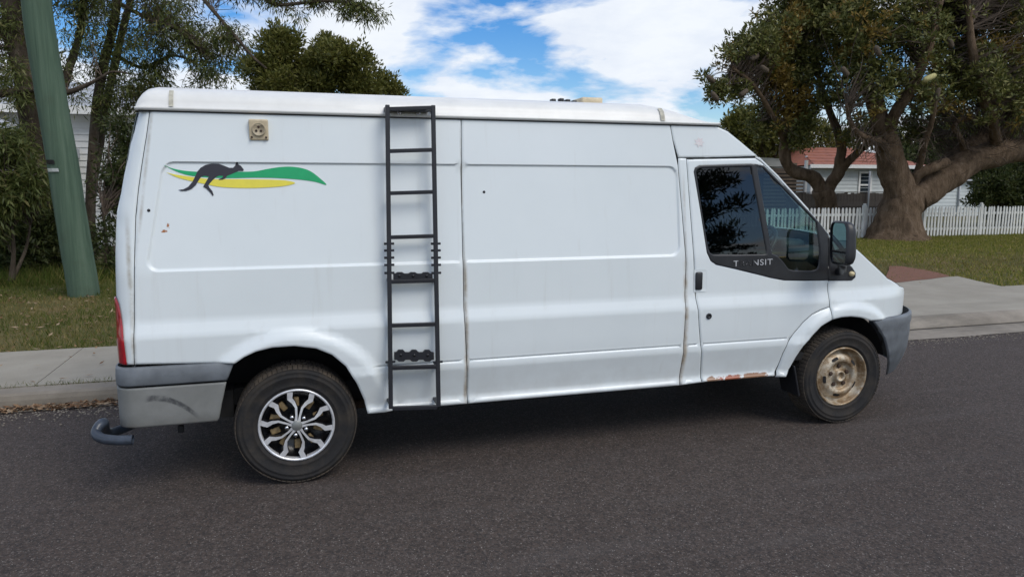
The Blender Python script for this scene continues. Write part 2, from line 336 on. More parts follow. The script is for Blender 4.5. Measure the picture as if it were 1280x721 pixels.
class MB:
    def __init__(s): s.V = []; s.F = []
    def add(s, V, F): b = len(s.V); s.V += [tuple(v) for v in V]; s.F += [tuple(i+b for i in f) for f in F]; return s
    def box(s, c, d, R=None, bev=0.0):
        c = Vector(c); hx, hy, hz = [x/2 for x in d]
        if bev:
            bm = bmesh.new(); bmesh.ops.create_cube(bm, size=1)
            for v in bm.verts: v.co = Vector((v.co.x*d[0], v.co.y*d[1], v.co.z*d[2]))
            bmesh.ops.bevel(bm, geom=bm.edges[:], offset=bev, segments=2, affect='EDGES', profile=.5)
            bm.verts.ensure_lookup_table(); idx = {v: i for i, v in enumerate(bm.verts)}
            V = [v.co.copy() for v in bm.verts]; F = [[idx[v] for v in f.verts] for f in bm.faces]; bm.free()
        else:
            V = [Vector((x, y, z)) for x in (-hx, hx) for y in (-hy, hy) for z in (-hz, hz)]
            F = [(0, 1, 3, 2), (4, 6, 7, 5), (0, 4, 5, 1), (2, 3, 7, 6), (0, 2, 6, 4), (1, 5, 7, 3)]
        V = [(R @ v if R else v) + c for v in V]; return s.add(V, F)
    def tube(s, P, r, n=12, cap=True, jit=0, wob=0, hollow=False):
        P = [Vector(p) for p in P]; r = list(r) if hasattr(r, '__len__') else [r]*len(P)
        T = [(P[min(i+1, len(P)-1)]-P[max(i-1, 0)]).normalized() for i in range(len(P))]
        a = Vector((0, 0, 1)) if abs(T[0].z) < .9 else Vector((1, 0, 0)); u = T[0].cross(a).normalized(); V = []
        for i, p in enumerate(P):
            u = (u - T[i]*u.dot(T[i])).normalized(); w = T[i].cross(u)
            for k in range(n):
                an = 2*math.pi*k/n; d = u*math.cos(an)+w*math.sin(an); rr = r[i]
                if jit: rr *= 1 + jit*noise.noise((p + d*r[i])*wob) + jit*.5*noise.noise((p+d*r[i])*wob*2.7)
                V.append(p + d*rr)
        F = [(i*n+k, i*n+(k+1) % n, (i+1)*n+(k+1) % n, (i+1)*n+k) for i in range(len(P)-1) for k in range(n)]
        if cap: F += [tuple(range(n))[::-1], tuple(range((len(P)-1)*n, len(P)*n))]
        return s.add(V, F)
    def lathe(s, prof, c, ax='y', n=48):
        """prof: (radius, axial) pairs; axis along y through c"""
        V = []; m = len(prof)
        for k in range(n):
            a = 2*math.pi*k/n
            for (r, t) in prof: V.append((c[0]+r*math.cos(a), c[1]+t, c[2]+r*math.sin(a)))
        F = [(k*m+j, k*m+j+1, ((k+1) % n)*m+j+1, ((k+1) % n)*m+j) for k in range(n) for j in range(m-1)]
        return s.add(V, F)
    def build(s, name, m, parent=None, smooth=False): return obj(name, s.V, s.F, m, parent, smooth)
def smooth_path(P, k=6):
    P = [np.array(p, float) for p in P]; out = []
    for i in range(len(P)-1):
        p0, p1, p2, p3 = P[max(i-1, 0)], P[i], P[i+1], P[min(i+2, len(P)-1)]
        for t in np.linspace(0, 1, k, endpoint=False):
            out.append(.5*((2*p1)+(-p0+p2)*t+(2*p0-5*p1+4*p2-p3)*t*t+(-p0+3*p1-3*p2+p3)*t**3))
    out.append(P[-1]); return out
def struct(o): o['kind'] = 'structure'; return o
def sheet(name, x0, x1, y0, y1, z, m): return struct(obj(name, [(x0, y0, z), (x1, y0, z), (x1, y1, z), (x0, y1, z)], [(0, 1, 2, 3)], m))
def in_poly(pts, poly):
    pts = np.asarray(pts, float); poly = np.asarray(poly, float); x, y = pts[:, 0], pts[:, 1]; r = np.zeros(len(pts), bool); j = len(poly)-1
    for i in range(len(poly)):
        xi, yi = poly[i]; xj, yj = poly[j]
        cnd = ((yi > y) != (yj > y)) & (x < (xj-xi)*(y-yi)/(yj-yi+1e-12)+xi); r ^= cnd; j = i
    return r


# ================================================================== SETTING: ground, road, kerb, paths
sheet('ground', -400, 400, -400, 400, -.04, M['verge'])
sheet('road', -120, 160, -9.0, 2.20, 0.0, M['asphalt'])
VZ = .12                                                    # level of the verge behind the kerb
def xs_loft(name, xs, secs, m, smooth=False):
    V = [(x, y, z) for x, sec in zip(xs, secs) for (y, z) in sec]; n = len(secs[0])
    return struct(obj(name, V, [(i*n+j, (i+1)*n+j, (i+1)*n+j+1, i*n+j+1) for i in range(len(xs)-1) for j in range(n-1)], m, None, smooth))
up_sec = [(2.10, -.02), (2.105, .07), (2.118, .105), (2.14, .12), (2.285, .127), (2.30, .10), (2.31, .02)]
lay_sec = [(2.60, -.02), (2.605, .028), (2.635, .047), (2.72, .085), (2.80, .116), (2.86, .126), (2.88, .02)]
xs = list(np.arange(-30, 3.2, .5)) + list(np.arange(3.2, 5.2, .1)) + list(np.arange(5.2, 60, .5)); secs = []
for i, x in enumerate(xs):
    t = min(1, max(0, (x-3.4)/1.6)); t = t*t*(3-2*t); j = .004*noise.noise((x*1.7, 3, 0))
    secs.append([(a[0]*(1-t)+b[0]*t+j, a[1]*(1-t)+b[1]*t+.004*noise.noise((x*2.3, k, 5))) for k, (a, b) in enumerate(zip(up_sec, lay_sec))])
xs_loft('kerb', xs, secs, M['kerb'])
gs = []
for x in xs:
    t = min(1, max(0, (x-3.4)/1.6)); w = .03*noise.noise((x*.9, 7, 1))+.015*noise.noise((x*3.1, 2, 1))
    gs.append([(2.02+.16*t+w, .006), (2.12+.49*t, .012 + .008*t)])
xs_loft('gutter', xs, gs, M['kerb'])
cs = []
for x in xs:
    t = min(1, max(0, (x-3.4)/1.6)); w = .010+.008*noise.noise((x*2.1, 4, 2)); y = 2.10+.49*t; cs.append([(y-w-.006, .0165+.008*t), (y+.002, .0175+.008*t)])
xs_loft('kerb_joint', xs, cs, M['crack'])
struct(obj('verge', [(-120, 2.29, .098), (3.3, 2.29, .098), (5.0, 2.868, .098), (160, 2.868, .098), (160, 120, .098), (-120, 120, .098)], [(0, 1, 2, 3, 4, 5)], M['verge']))
def slab(name, P, z, m):
    n = len(P); V = [(x, y, z) for x, y in P]+[(x, y, z-.1) for x, y in P]; return struct(obj(name, V, [tuple(range(n))]+[(i, i+n, (i+1) % n+n, (i+1) % n) for i in range(n)], m))
x_j = [-60, -9.2, -7.4, -5.6, -3.8, -2.0, -.2, 1.6, 3.0]
for xa_, xb_ in zip(x_j[:-1], x_j[1:]): slab('footpath', [(xa_+.004, 2.36), (xb_-.004, 2.36), (xb_-.004, 3.80), (xa_+.004, 3.80)], VZ+.002*noise.noise((xa_, 1, 1)), M['path'])
P = [on_z(*p, VZ) for p in ((1120, 352), (1160, 349), (1180, 346.5), (1197, 345.5), (1225, 352), (1252, 358))]
DRIVE = [(4.52, 2.87), (60, 2.87), (60, 4.66), (11.6, 4.66)] + [(p[0], p[1]) for p in P[::-1]] + [(6.5, 5.3), (4.52, 5.2)]
slab('driveway', DRIVE, VZ+.004, M['path'])
# bare red soil beside the driveway slab
rp = [on_z(*p, VZ) for p in ((1112, 333), (1128, 333), (1150, 337), (1172, 341), (1188, 345.5), (1165, 349), (1118, 353.5), (1105, 354))]
ang = []
for i in range(len(rp)):
    a, b = np.array(rp[i]), np.array(rp[(i+1) % len(rp)])
    for t in np.linspace(0, 1, 8, endpoint=False):
        p = a+(b-a)*t; k = .10*noise.noise((p[0]*2, p[1]*2, 4)); ang.append((p[0]+k, p[1]+k*.7, VZ+.009))
struct(obj('bare_soil', ang, [tuple(range(len(ang)))], M['dirt']))
RED = [(p[0], p[1]) for p in rp]

def blades(name, n, xr, yr, hgt, wid, m, keep, label, z=VZ-.03):
    x = rng.uniform(*xr, n); y = rng.uniform(*yr, n); k = keep(x, y); x, y = x[k], y[k]; n = len(x)
    a = rng.uniform(0, 2*np.pi, n); h = rng.uniform(*hgt, n); w = rng.uniform(.5, 1, n)*wid; le = rng.uniform(.2, 1.0, n)*h
    b = rng.uniform(0, 2*np.pi, n); base = np.stack([x, y, np.full(n, z)], 1); s = np.stack([np.cos(a)*w, np.sin(a)*w, 0*a], 1)
    tip = base + np.stack([np.cos(b)*le, np.sin(b)*le, h], 1)
    V = np.stack([base-s, base+s, tip], 1).reshape(-1, 3)
    return tag(link(name, fast_mesh(name, V, 3), m), label, 'grass', None, 'stuff')
def nv(x, y, s, o=0): return np.array([noise.noise((a*s, b*s, o)) for a, b in zip(x, y)])
NS = lambda x, y: ~in_poly(np.stack([x, y], 1), DRIVE) & ~in_poly(np.stack([x+rng.normal(0, .22, len(x)), y+rng.normal(0, .22, len(x))], 1), RED)
blades('grass', 90000, (-8, 1.0), (3.82, 11.5), (.03, .09), .006, M['grass'], lambda x, y: nv(x, y, .8) + .10*(y-5.6) > rng.uniform(-.5, .45, len(x)), 'mown green grass under the gum trees by the pole')
blades('grass', 40000, (-8, 1.0), (3.80, 8.5), (.025, .06), .006, M['grass_dry'], lambda x, y: nv(x, y, .8) + .10*(y-5.6) < rng.uniform(-.4, .3, len(x)), 'dry brown grass beside the footpath under the gum trees')
dryf = lambda x, y: np.exp(-((y-7.2-.02*x)/1.8)**2) + .55*nv(x, y, .5, 3)
blades('grass', 170000, (8, 38), (4.68, 15.5), (.03, .08), .012, M['grass_lawn'], lambda x, y: NS(x, y) & (dryf(x, y) < rng.uniform(.1, 1.2, len(x))), 'green lawn in front of the white picket fence')
blades('grass', 90000, (8, 38), (4.68, 13), (.025, .07), .011, M['grass_dry'], lambda x, y: NS(x, y) & (dryf(x, y) > rng.uniform(.2, .9, len(x))), 'dry straw coloured grass beside the driveway slab')
blades('grass', 9000, (-10, 2), (2.27, 2.42), (.03, .07), .005, M['grass'], lambda x, y: nv(x, y, 1.2, 8) > rng.uniform(-.6, .3, len(x)), 'thin green grass strip between kerb and footpath')
blades('grass', 5000, (6, 16), (2.83, 2.92), (.015, .04), .006, M['grass'], lambda x, y: nv(x, y, 1.2, 9) > rng.uniform(-.3, .5, len(x)), 'sparse green weeds along the driveway joint')

def leaf_quads(C, D, U, Ln, Wd):
    """diamond leaves: centre base C, direction D, side U (unit), length, width"""
    Ln = Ln[:, None]; Wd = Wd[:, None]; mid = C + D*Ln*.45; nrm = np.cross(D, U)
    return np.stack([C, mid+U*Wd+nrm*Wd*.3, C+D*Ln, mid-U*Wd+nrm*Wd*.3], 1).reshape(-1, 3)
def unit(v): return v/np.maximum(np.linalg.norm(v, axis=1, keepdims=True), 1e-9)
def litter(name, n, xr, yf, z, m, label, ln=(.04, .10)):
    x = rng.uniform(*xr, n); y = yf(x, n); a = rng.uniform(0, 2*np.pi, n)
    C = np.stack([x, y, z + rng.uniform(0, .025, n)], 1); D = unit(np.stack([np.cos(a), np.sin(a), rng.normal(0, .25, n)], 1))
    U = unit(np.cross(D, np.stack([rng.normal(0, .3, n), rng.normal(0, .3, n), np.ones(n)], 1)))
    return tag(link(name, fast_mesh(name, leaf_quads(C, D, U, rng.uniform(*ln, n), rng.uniform(.006, .016, n)), 4), m), label, 'leaf litter', None, 'stuff')
litter('leaf_litter', 420, (-2.3, -1.35), lambda x, n: 2.09 - np.abs(rng.normal(0, .05, n)), .012, M['dry_leaf'], 'brown gum leaves banked against the kerb behind the van', (.03, .075))
litter('leaf_litter', 900, (-7, 0), lambda x, n: rng.uniform(3.75, 8.5, n), VZ+.012, M['dry_leaf'], 'fallen leaves scattered on the grass around the pole')
litter('leaf_litter', 30, (-3, 0), lambda x, n: rng.uniform(2.4, 3.8, n), VZ+.004, M['dry_leaf'], 'few dry leaves lying on the footpath concrete')
litter('leaf_litter', 260, (9, 30), lambda x, n: rng.uniform(5, 14.5, n), VZ+.03, M['dry_leaf'], 'pale fallen leaves dotted on the lawn by the picket fence', (.06, .14))
# loose gravel along the road edge
def gravel(n):
    x = np.concatenate([rng.uniform(-6, 0, n//2), rng.uniform(5, 14, n//2)]); y = np.where(x < 2, 1.99, 2.17) - np.abs(rng.normal(0, .13, n)); r = rng.uniform(.004, .012, n); V = []; F = []
    oc = np.array([(1, 0, 0), (-1, 0, 0), (0, 1, 0), (0, -1, 0), (0, 0, .7), (0, 0, -.4)]); of = [(0, 2, 4), (2, 1, 4), (1, 3, 4), (3, 0, 4), (2, 0, 5), (1, 2, 5), (3, 1, 5), (0, 3, 5)]
    for i in range(n):
        b = len(V); k = oc*r[i]*rng.uniform(.6, 1.3, (6, 1)); V += [tuple(v) for v in k+np.array([x[i], y[i], r[i]*.3])]; F += [tuple(a+b for a in f) for f in of]
    return tag(obj('gravel', V, F, M['kerb']), 'loose grey gravel along the road edge by the kerb', 'gravel', None, 'stuff')
gravel(2600)

# ================================================================== VAN
# plan curve of the body side: s runs along the side (s = X on the straight part), round the rear corner and round the nose
PR = np.array([(.30, .11), (.362, .085), (.372, .052), (.382, .042), (.398, .042), (.410, .056), (.44, .052), (.54, .026), (.615, .005), (.640, .008), (.668, .010), (.72, .006), (.895, 0), (.965, .022), (.985, .0255), (1.24, .034), (1.82, .106), (2.09, .142), (2.5, .2)])
XR_T = np.array([(.3, -.885), (.75, -.888), (1.1, -.892), (1.35, -.885), (1.55, -.868), (1.9, -.79), (2.09, -.738), (2.3, -.68)])
def nose_curve(X0, Lx, n):
    t = np.linspace(0, 1, 600)**1.0; a = np.sin(t*np.pi/2)**(2/n); b = np.cos(t*np.pi/2)**(2/n)
    x = X0 + Lx*a; y = 1-b; d = np.concatenate([[0], np.cumsum(np.hypot(np.diff(x), np.diff(y)))]); return x, y, d
class Surf:
    def __init__(s, prof, xr, r=.085, nose=(3.7, .98, 2.58), off=0.0, feat=None):
        s.prof = np.array(prof); s.xr = xr; s.r = r; s.n = nose_curve(*nose); s.X0 = nose[0]; s.off = off; s.feat = feat
    def __call__(s, S, Z):
        y0 = float(np.interp(Z, s.prof[:, 0], s.prof[:, 1])) + s.off
        if s.feat: y0 += s.feat(S, Z)
        xr = s.xr(Z) if callable(s.xr) else s.xr; r = s.r; X, Y = S, y0
        if S < xr+r:
            a = (xr+r-S)/r
            if a < math.pi/2: X = xr+r-r*math.sin(a); Y = y0+r*(1-math.cos(a))
            else: X = xr; Y = y0+r+(a-math.pi/2)*r
        elif S > s.X0:
            d = S-s.X0; X = float(np.interp(d, s.n[2], s.n[0])); Y = y0 + (.985-y0)*float(np.interp(d, s.n[2], s.n[1]))
        return X, Y
    def px(s, px, py):                     # pixel -> (s, Z) on this surface
        S, Z = None, None; Y = 0.0
        for _ in range(20):
            p = on_y(px, py, Y); Z = p[2]; S = p[0]; Y = s(min(S, s.X0), Z)[1]
        if S > s.X0-.02:
            best = None
            for it in range(60):
                X, Y = s(S, Z); p = on_y(px, py, Y); e = p[0]-X; Z = p[2]
                if abs(e) < 1e-4: break
                S += .5*e
        return (S, Z)
def rbox(x, z, x0, x1, z0, z1, r):
    cx, cz = (x0+x1)/2, (z0+z1)/2; dx = abs(x-cx)-(x1-x0)/2+r; dz = abs(z-cz)-(z1-z0)/2+r
    return min(max(dx, dz), 0)+math.hypot(max(dx, 0), max(dz, 0))-r
def sstep(t): t = min(1, max(0, t)); return t*t*(3-2*t)
RECESS = [(-.735, 2.425, 1.240, 1.820, .07)]
def rskew(i, S, Z): return S - (max(0, Z-1.245)*.2*max(0, (.3-S)/1.0) if i == 0 else 0)
WR, WF, WZ = (0.0, .34), (3.75, .34), .34
def features(S, Z):
    y = 0.0
    for i, (a, b, c, d, r) in enumerate(RECESS):
        dd = rbox(rskew(i, S, Z), Z, a, b, c, d, r); y += .011*sstep((-dd)/(.006 if Z > 1.8 else .014))
    if .43 < S < 3.32: y += .012*math.exp(-((Z-.655)/.0035)**2) * sstep((S-.43)/.05)          # rub groove
    for (cx, cz), ra, rb in ((WR, .47, .58), (WF, .46, .56)):                                   # swelling of the wheel arches
        rr = math.hypot(S-cx, Z-cz)
        if Z > .3: y -= .030*sstep((rb-rr)/(rb-ra-.03)) * (1 if cx < 1 or S > 3.4 else .8)
    dd = math.hypot((S+.845)/.05, (Z-1.50)/.05)
    if dd < 1: y += .010*(1-dd*dd)**2                                                           # old dent at the rear corner
    y += .0015*noise.noise((S*1.6, Z*1.9, 3))
    return y
BODY = Surf(PR, lambda Z: float(np.interp(Z, XR_T[:, 0], XR_T[:, 1])), feat=features)

def resample(poly, st):
    out = []
    for i in range(len(poly)):
        a, b = np.array(poly[i], float), np.array(poly[(i+1) % len(poly)], float); n = max(1, int(np.ceil(np.linalg.norm(b-a)/st)))
        out += [a+(b-a)*t for t in np.linspace(0, 1, n, endpoint=False)]
    return np.array(out)
def offset(P, d):
    A = 0.5*np.sum(P[:, 0]*np.roll(P[:, 1], -1)-np.roll(P[:, 0], -1)*P[:, 1]); sg = 1 if A > 0 else -1
    e1 = unit(P-np.roll(P, 1, 0)); e2 = unit(np.roll(P, -1, 0)-P)
    n1 = np.stack([-e1[:, 1], e1[:, 0]], 1)*sg; n2 = np.stack([-e2[:, 1], e2[:, 0]], 1)*sg
    b = unit(n1+n2); k = np.clip(1/np.maximum(.35, np.sum(b*n1, 1)), 1, 2.2); return P + b*(d*k)[:, None]
ZROWS = sorted(set([round(z, 4) for z in list(PR[:, 0])+list(np.arange(.4, 2.1, .04))+[.645, .651, .655, .659, .665]]))
RSEQ = []
for i, (a, b, c, d, r) in enumerate(RECESS):
    loop = []
    for (qx, qz, a0) in ((b-r, d-r, 0), (a+r, d-r, 90), (a+r, c+r, 180), (b-r, c+r, 270)):
        loop += [(qx+r*math.cos(math.radians(a0+t)), qz+r*math.sin(math.radians(a0+t))) for t in np.linspace(0, 90, 9)]
    loop = resample(loop, .03)
    for dd in (-.004, .0002, .004, .008, .014, .02):
        q = []
        for (S, Z) in offset(loop, dd):
            s0 = S
            for _ in range(6): s0 += S - rskew(i, s0, Z)
            q.append((s0, Z))
        RSEQ.append(np.array(q+q[:1]))
for (cx, cz) in (WR, WF):
    for rr in (.47, .49, .51, .53, .55, .57, .59):
        RSEQ.append(np.array([(cx+rr*math.cos(a), cz+rr*math.sin(a)) for a in np.linspace(-.1, math.pi+.1, 60)]))
def panel(name, poly, m, parent, surf=BODY, holes=(), gap=.0018, edge=.006, off=0.0, step=.04, pts=True, mirror=False, lip=.006, smooth=True, both=False):
    """one pressed sheet: polygon in (s,Z) on a surface, edges rolled inwards"""
    outer = resample(poly, min(step, .035)); loops = [offset(outer, gap)] if gap else [outer]; edges_y = [lip]
    loops2 = [offset(loops[0], edge)] if edge else []
    hl = []
    for h in holes:
        h = resample(h, .03); hl.append(h)
    pts2 = [np.array(loops[0])]; extra = [np.full(len(loops[0]), lip)]; edges = []
    def ring(b, n): return [(b+i, b+(i+1) % n) for i in range(n)]
    base = 0; edges += ring(0, len(loops[0])); base = len(loops[0])
    if loops2: pts2.append(loops2[0]); extra.append(np.zeros(len(loops2[0]))); edges += ring(base, len(loops2[0])); base += len(loops2[0])
    for h in hl: pts2.append(h); extra.append(np.full(len(h), lip)); edges += ring(base, len(h)); base += len(h)
    for h in hl:
        for e2 in (max(edge, .003), max(edge, .003)+.008):
          h2 = offset(h, -e2); pts2.append(h2); extra.append(np.zeros(len(h2))); edges += ring(base, len(h2)); base += len(h2)
    inner = loops2[0] if loops2 else loops[0]
    if loops2:
        inner = offset(loops[0], edge+.008); pts2.append(inner); extra.append(np.zeros(len(inner))); edges += ring(base, len(inner)); base += len(inner)
    mn, mx = inner.min(0), inner.max(0)
    rows = [z for z in ZROWS if mn[1] < z < mx[1]] if pts else list(np.arange(mn[1]+step, mx[1], step))
    seqs = [np.array([(S, z) for S in np.arange(mn[0]+step*.5, mx[0], step)]).reshape(-1, 2) for z in rows] + (RSEQ if pts else [])
    ip = offset(inner, .003)
    for q in seqs:
        if not len(q): continue
        k = in_poly(q, ip)
        for h in hl: k &= ~in_poly(q, offset(h, -.016))
        ids = np.where(k)[0]
        if not len(ids): continue
        pts2.append(q[ids]); extra.append(np.zeros(len(ids)))
        edges += [(base+j, base+j+1) for j in range(len(ids)-1) if ids[j+1] == ids[j]+1 and np.linalg.norm(q[ids[j+1]]-q[ids[j]]) < .08]
        base += len(ids)
    A = np.concatenate(pts2); ex = np.concatenate(extra)
    vv, ee, ff, ov, oe, of = delaunay_2d_cdt([Vector(p) for p in A], edges, [], 0, 1e-6)
    vv = [np.array(v) for v in vv]; exo = [float(ex[o[0]]) if o else 0.0 for o in ov]
    cen = np.array([(vv[f[0]]+vv[f[1]]+vv[f[2]])/3 for f in ff]); k = in_poly(cen, loops[0])
    for h in hl: k &= ~in_poly(cen, h)
    V = []
    for v, e in zip(vv, exo):
        X, Y = surf(float(v[0]), float(v[1]))
        Y1 = surf(float(v[0])+.004, float(v[1])); Y0 = surf(float(v[0])-.004, float(v[1]))     # push along the plan normal
        t = np.array([Y1[0]-Y0[0], Y1[1]-Y0[1]]); t = t/np.linalg.norm(t) if np.linalg.norm(t) > 1e-9 else np.array([1, 0]); n = np.array([-t[1], t[0]])
        V.append((X+n[0]*(e+off), Y+n[1]*(e+off), float(v[1])))
    F = [tuple(f) for f, q in zip(ff, k) if q]
    if mirror or both:
        b = len(V); Vm = [(x, 1.97-y, z) for x, y, z in V]
        if mirror: V = V+Vm; F = F+[tuple(i+b for i in f[::-1]) for f in F]
        else: V = Vm; F = [f[::-1] for f in F]
    return obj(name, V, F, m, parent, smooth)

VAN = empty('van', (1.85, .985, 0), label='white high roof panel van with kangaroo decal and black side ladder, parked at the kerb', cat='van')
B = BODY.px
def bp(L_): return [B(*p) for p in L_]
seam_r = [(187, 146), (183, 168), (178, 200), (173, 235), (169.5, 270), (168, 320), (167.5, 380), (167.5, 456)]
seam_m = [(576.5, 146), (577, 204), (578.5, 320), (581, 400), (585, 503)]
seam_f = [(838, 153.5), (841.5, 175), (848, 207), (853, 265), (858, 330), (857, 400), (855, 440), (846, 484)]
door_b = [(858.5, 199), (863, 260), (868, 330), (870.5, 375), (874.5, 410), (877, 445), (878, 477)]
arch_r = [(293.5, 455), (305, 447), (320, 440), (340, 435), (368, 433), (395, 436), (415, 444), (432, 458), (446, 480), (455, 500), (459.5, 513.5)]
ZG = 2.086                                                                   # underside of the gutter
SR = bp(seam_r); SM = bp(seam_m); SF = bp(seam_f); DB = bp(door_b); AR = bp(arch_r)
ZS = .372                                                                    # bottom of the sill
SR[0] = (SR[0][0], ZG); SM[0] = (SM[0][0], ZG); SM[-1] = (SM[-1][0], ZS); SF[0] = (SF[0][0], ZG); SF[-1] = (SF[-1][0], ZS); DB[-1] = (DB[-1][0], ZS+.012); AR[-1] = (AR[-1][0], ZS)
back = [(float(np.interp(z, XR_T[:, 0], XR_T[:, 1]))-.16, z) for z in np.linspace(.742, ZG, 9)]
# rear corner (wraps to the back), side panels
panel('rear_corner_panel', back + SR, M['paint'], VAN)
panel('rear_side_panel', SR[::-1] + SM + AR[::-1], M['paint'], VAN)
panel('middle_side_panel', SM[::-1] + SF, M['paint'], VAN)
ROOFLINE = bp([(838, 153.5), (898, 157)]); FAIR = bp([(898, 157), (910, 164), (925, 176), (948, 195.5)])
top_d = B(848, 197.5)
panel('cab_upper_panel', [(SF[0][0], ZG), (FAIR[0][0]-.02, ZG)] + FAIR[1:] + [B(900, 197), top_d, SF[1]], M['paint'], VAN)
panel('door_pillar_panel', [top_d, (DB[0][0], top_d[1])] + DB[1:] + SF[2:][::-1], M['paint'], VAN)
# ---- door
def Z1(x, y): return (860+x/4.241, 190+y/4.241)              # window close-up -> photo pixels
def Z2(x, y): return (820+x/3.276, 320+y/3.276)              # front wheel close-up -> photo pixels
door_curve = bp([Z2(712, 208), Z2(675, 222), Z2(640, 240), Z2(603, 273), Z2(570, 312), Z2(543, 352), Z2(520, 400), Z2(502, 445), Z2(488, 487)])
door_curve[-1] = (door_curve[-1][0], ZS+.012)
trim_o = [Z1(*p) for p in ((34, 105), (40, 86), (60, 76), (200, 71), (330, 67), (402, 76), (550, 228), (690, 372), (738, 436), (739, 560), (739, 677), (620, 679), (510, 677), (440, 664), (370, 646), (255, 618), (150, 594), (122, 574), (103, 532), (70, 320))]
TRIM = bp(trim_o)
pil_in = [Z1(402, 74), Z1(550, 226), Z1(690, 370), Z1(742.5, 435)]
DOOR = [DB[0], B(945, 197.5)] + bp([(951, 202), (972, 222.5)]) + bp(pil_in[1:]) + [B(1035.1, 330), B(1035.1, 350), B(1036.3, 370)] + door_curve + DB[1:][::-1]
door = panel('front_door', DOOR, M['paint'], VAN, holes=[TRIM], lip=.006)
G1 = bp([Z1(*p) for p in ((45, 108), (52, 94), (68, 87), (200, 83), (333, 80), (376, 310), (418, 541), (270, 543), (135, 543), (118, 533), (108, 508), (75, 310))])
G2 = bp([Z1(*p) for p in ((366, 76), (396, 86), (545, 236), (680, 374), (690, 450), (697, 520), (692, 600), (683, 620), (655, 629), (560, 627), (535, 620), (505, 580), (478, 552), (446, 538), (410, 320))])
panel('window_trim', TRIM, M['black_plastic'], door, holes=[G1, G2], off=-.003, gap=-.007, edge=.004, lip=.008, step=.04, pts=False)
panel('window_glass', G1, M['glass_tint'], door, off=.004, gap=-.020, edge=0, lip=0, step=.05, pts=False, surf=Surf(PR, -9))
panel('quarter_glass', G2, M['glass_clear'], door, off=.004, gap=-.020, edge=0, lip=0, step=.05, pts=False, surf=Surf(PR, -9))
def on_side(px, py, off=0.0, surf=BODY):
    S, Z = surf.px(px, py); X, Y = surf(S, Z); return Vector((X, Y-off, Z))
# handle: recessed cup and black pull; key barrel
hc = on_side(873, 351)
hr = MB().box(hc+Vector((.000, -.006, 0)), (.050, .022, .118), bev=.010); hr.build('door_handle', M['black_plastic'], door, True)
cup = resample([(hc.x-.034, hc.z-.072), (hc.x+.052, hc.z-.072), (hc.x+.062, hc.z-.060), (hc.x+.062, hc.z+.062), (hc.x+.050, hc.z+.075), (hc.x-.034, hc.z+.075)], .02)
panel('handle_cup', [tuple(p) for p in cup], M['paint'], door, off=-.0015, gap=0, edge=.012, lip=-.002, step=.02, pts=False)
kc = on_side(886, 395)
MB().lathe([(.020, .004), (.020, -.005), (.016, -.007), (.007, -.007), (.006, -.003), (0.0001, -.003)], kc, n=24).build('door_lock', M['black_plastic'], door, True)
# chrome lettering on the trim, half worn away
lc = on_side(916, 330.5); le = on_side(965, 326)
fc = bpy.data.curves.new('lettering', 'FONT'); fc.body = 'TRANSIT'; fc.size = .062; fc.extrude = .0012; fc.space_character = 1.12
to = bpy.data.objects.new('lettering', fc); COL.objects.link(to); bpy.context.view_layer.update()
tm = bpy.data.meshes.new_from_object(to.evaluated_get(bpy.context.evaluated_depsgraph_get())); bpy.data.objects.remove(to)
wx = max(v.co.x for v in tm.vertices); sc = (le.x-lc.x)/wx
for v in tm.vertices:
    X = lc.x+v.co.x*sc; Z = lc.z-.014+v.co.y*.9+(le.z-lc.z)*v.co.x/wx*.35; v.co = (X, BODY(X, Z)[1]-.005-v.co.z, Z)
def worn():
    m, n, l, b = nmat('worn_chrome_letters'); setp(b, Roughness=.35, Metallic=.3); q = NB(m); x, y, z = q.xyz()
    keep = q.m('MAXIMUM', q.sm(x, 2.86, 2.835), q.sm(x, 2.965, 2.985)); n2 = q.sm(q.noise(30, 4), .56, .7)
    q.col(q.mix(q.m('MAXIMUM', keep, n2), (.035, .036, .04), (.55, .56, .58))); return m
tm.materials.clear(); link('door_lettering', tm, worn(), door)
# ---- a-pillar, arch lip, wing
PIL = bp([(945, 195.8), (950.5, 197), (973, 219), (1006, 256), Z1(693, 366), Z1(770, 466)]) + bp([Z1(742, 437), Z1(690, 372), (996, 248.5), (970, 220.5), (950, 201), (944.5, 197.3)])
panel('windscreen_pillar', PIL, M['paint'], VAN, gap=.0004, edge=.004, lip=.008, off=-.002, step=.03, pts=False)
arch_f = bp([Z2(535, 491), Z2(555, 450), Z2(575, 414), Z2(605, 370), Z2(640, 330), Z2(680, 288), Z2(723, 262)])
arch_f[0] = (arch_f[0][0], ZS+.003)
panel('wheel_arch_lip', [(door_curve[-1][0]+.004, ZS+.003)] + door_curve[::-1][1:] + arch_f[::-1], M['paint'], VAN, step=.03)
wing_arch = bp([Z2(723, 262), Z2(760, 252), Z2(800, 249), Z2(840, 253), Z2(882, 266)])
top_wing = bp([Z1(770, 466), (1052, 299), (1062, 304.5), (1072, 312), (1086, 325), (1100, 338), (1110, 348)])
tz = [(4.28, .985), (4.36, .955), (4.5, .93), (4.8, .915), (5.3, .91)]
WING_B = [(5.3, .735), (4.8, .735), (4.5, .735), B(1118, 397)]
sw = top_wing[-1][0]
WING = [B(1037.5, 383.5), B(1036.3, 370), B(1035.1, 350), B(1035.1, 330), B(1035.1, 300)] + top_wing + [t for t in tz if t[0] > sw+.03] + WING_B + [wing_arch[-1]] + wing_arch[::-1][1:]
wing = panel('front_wing', WING, M['paint'], VAN, step=.05)
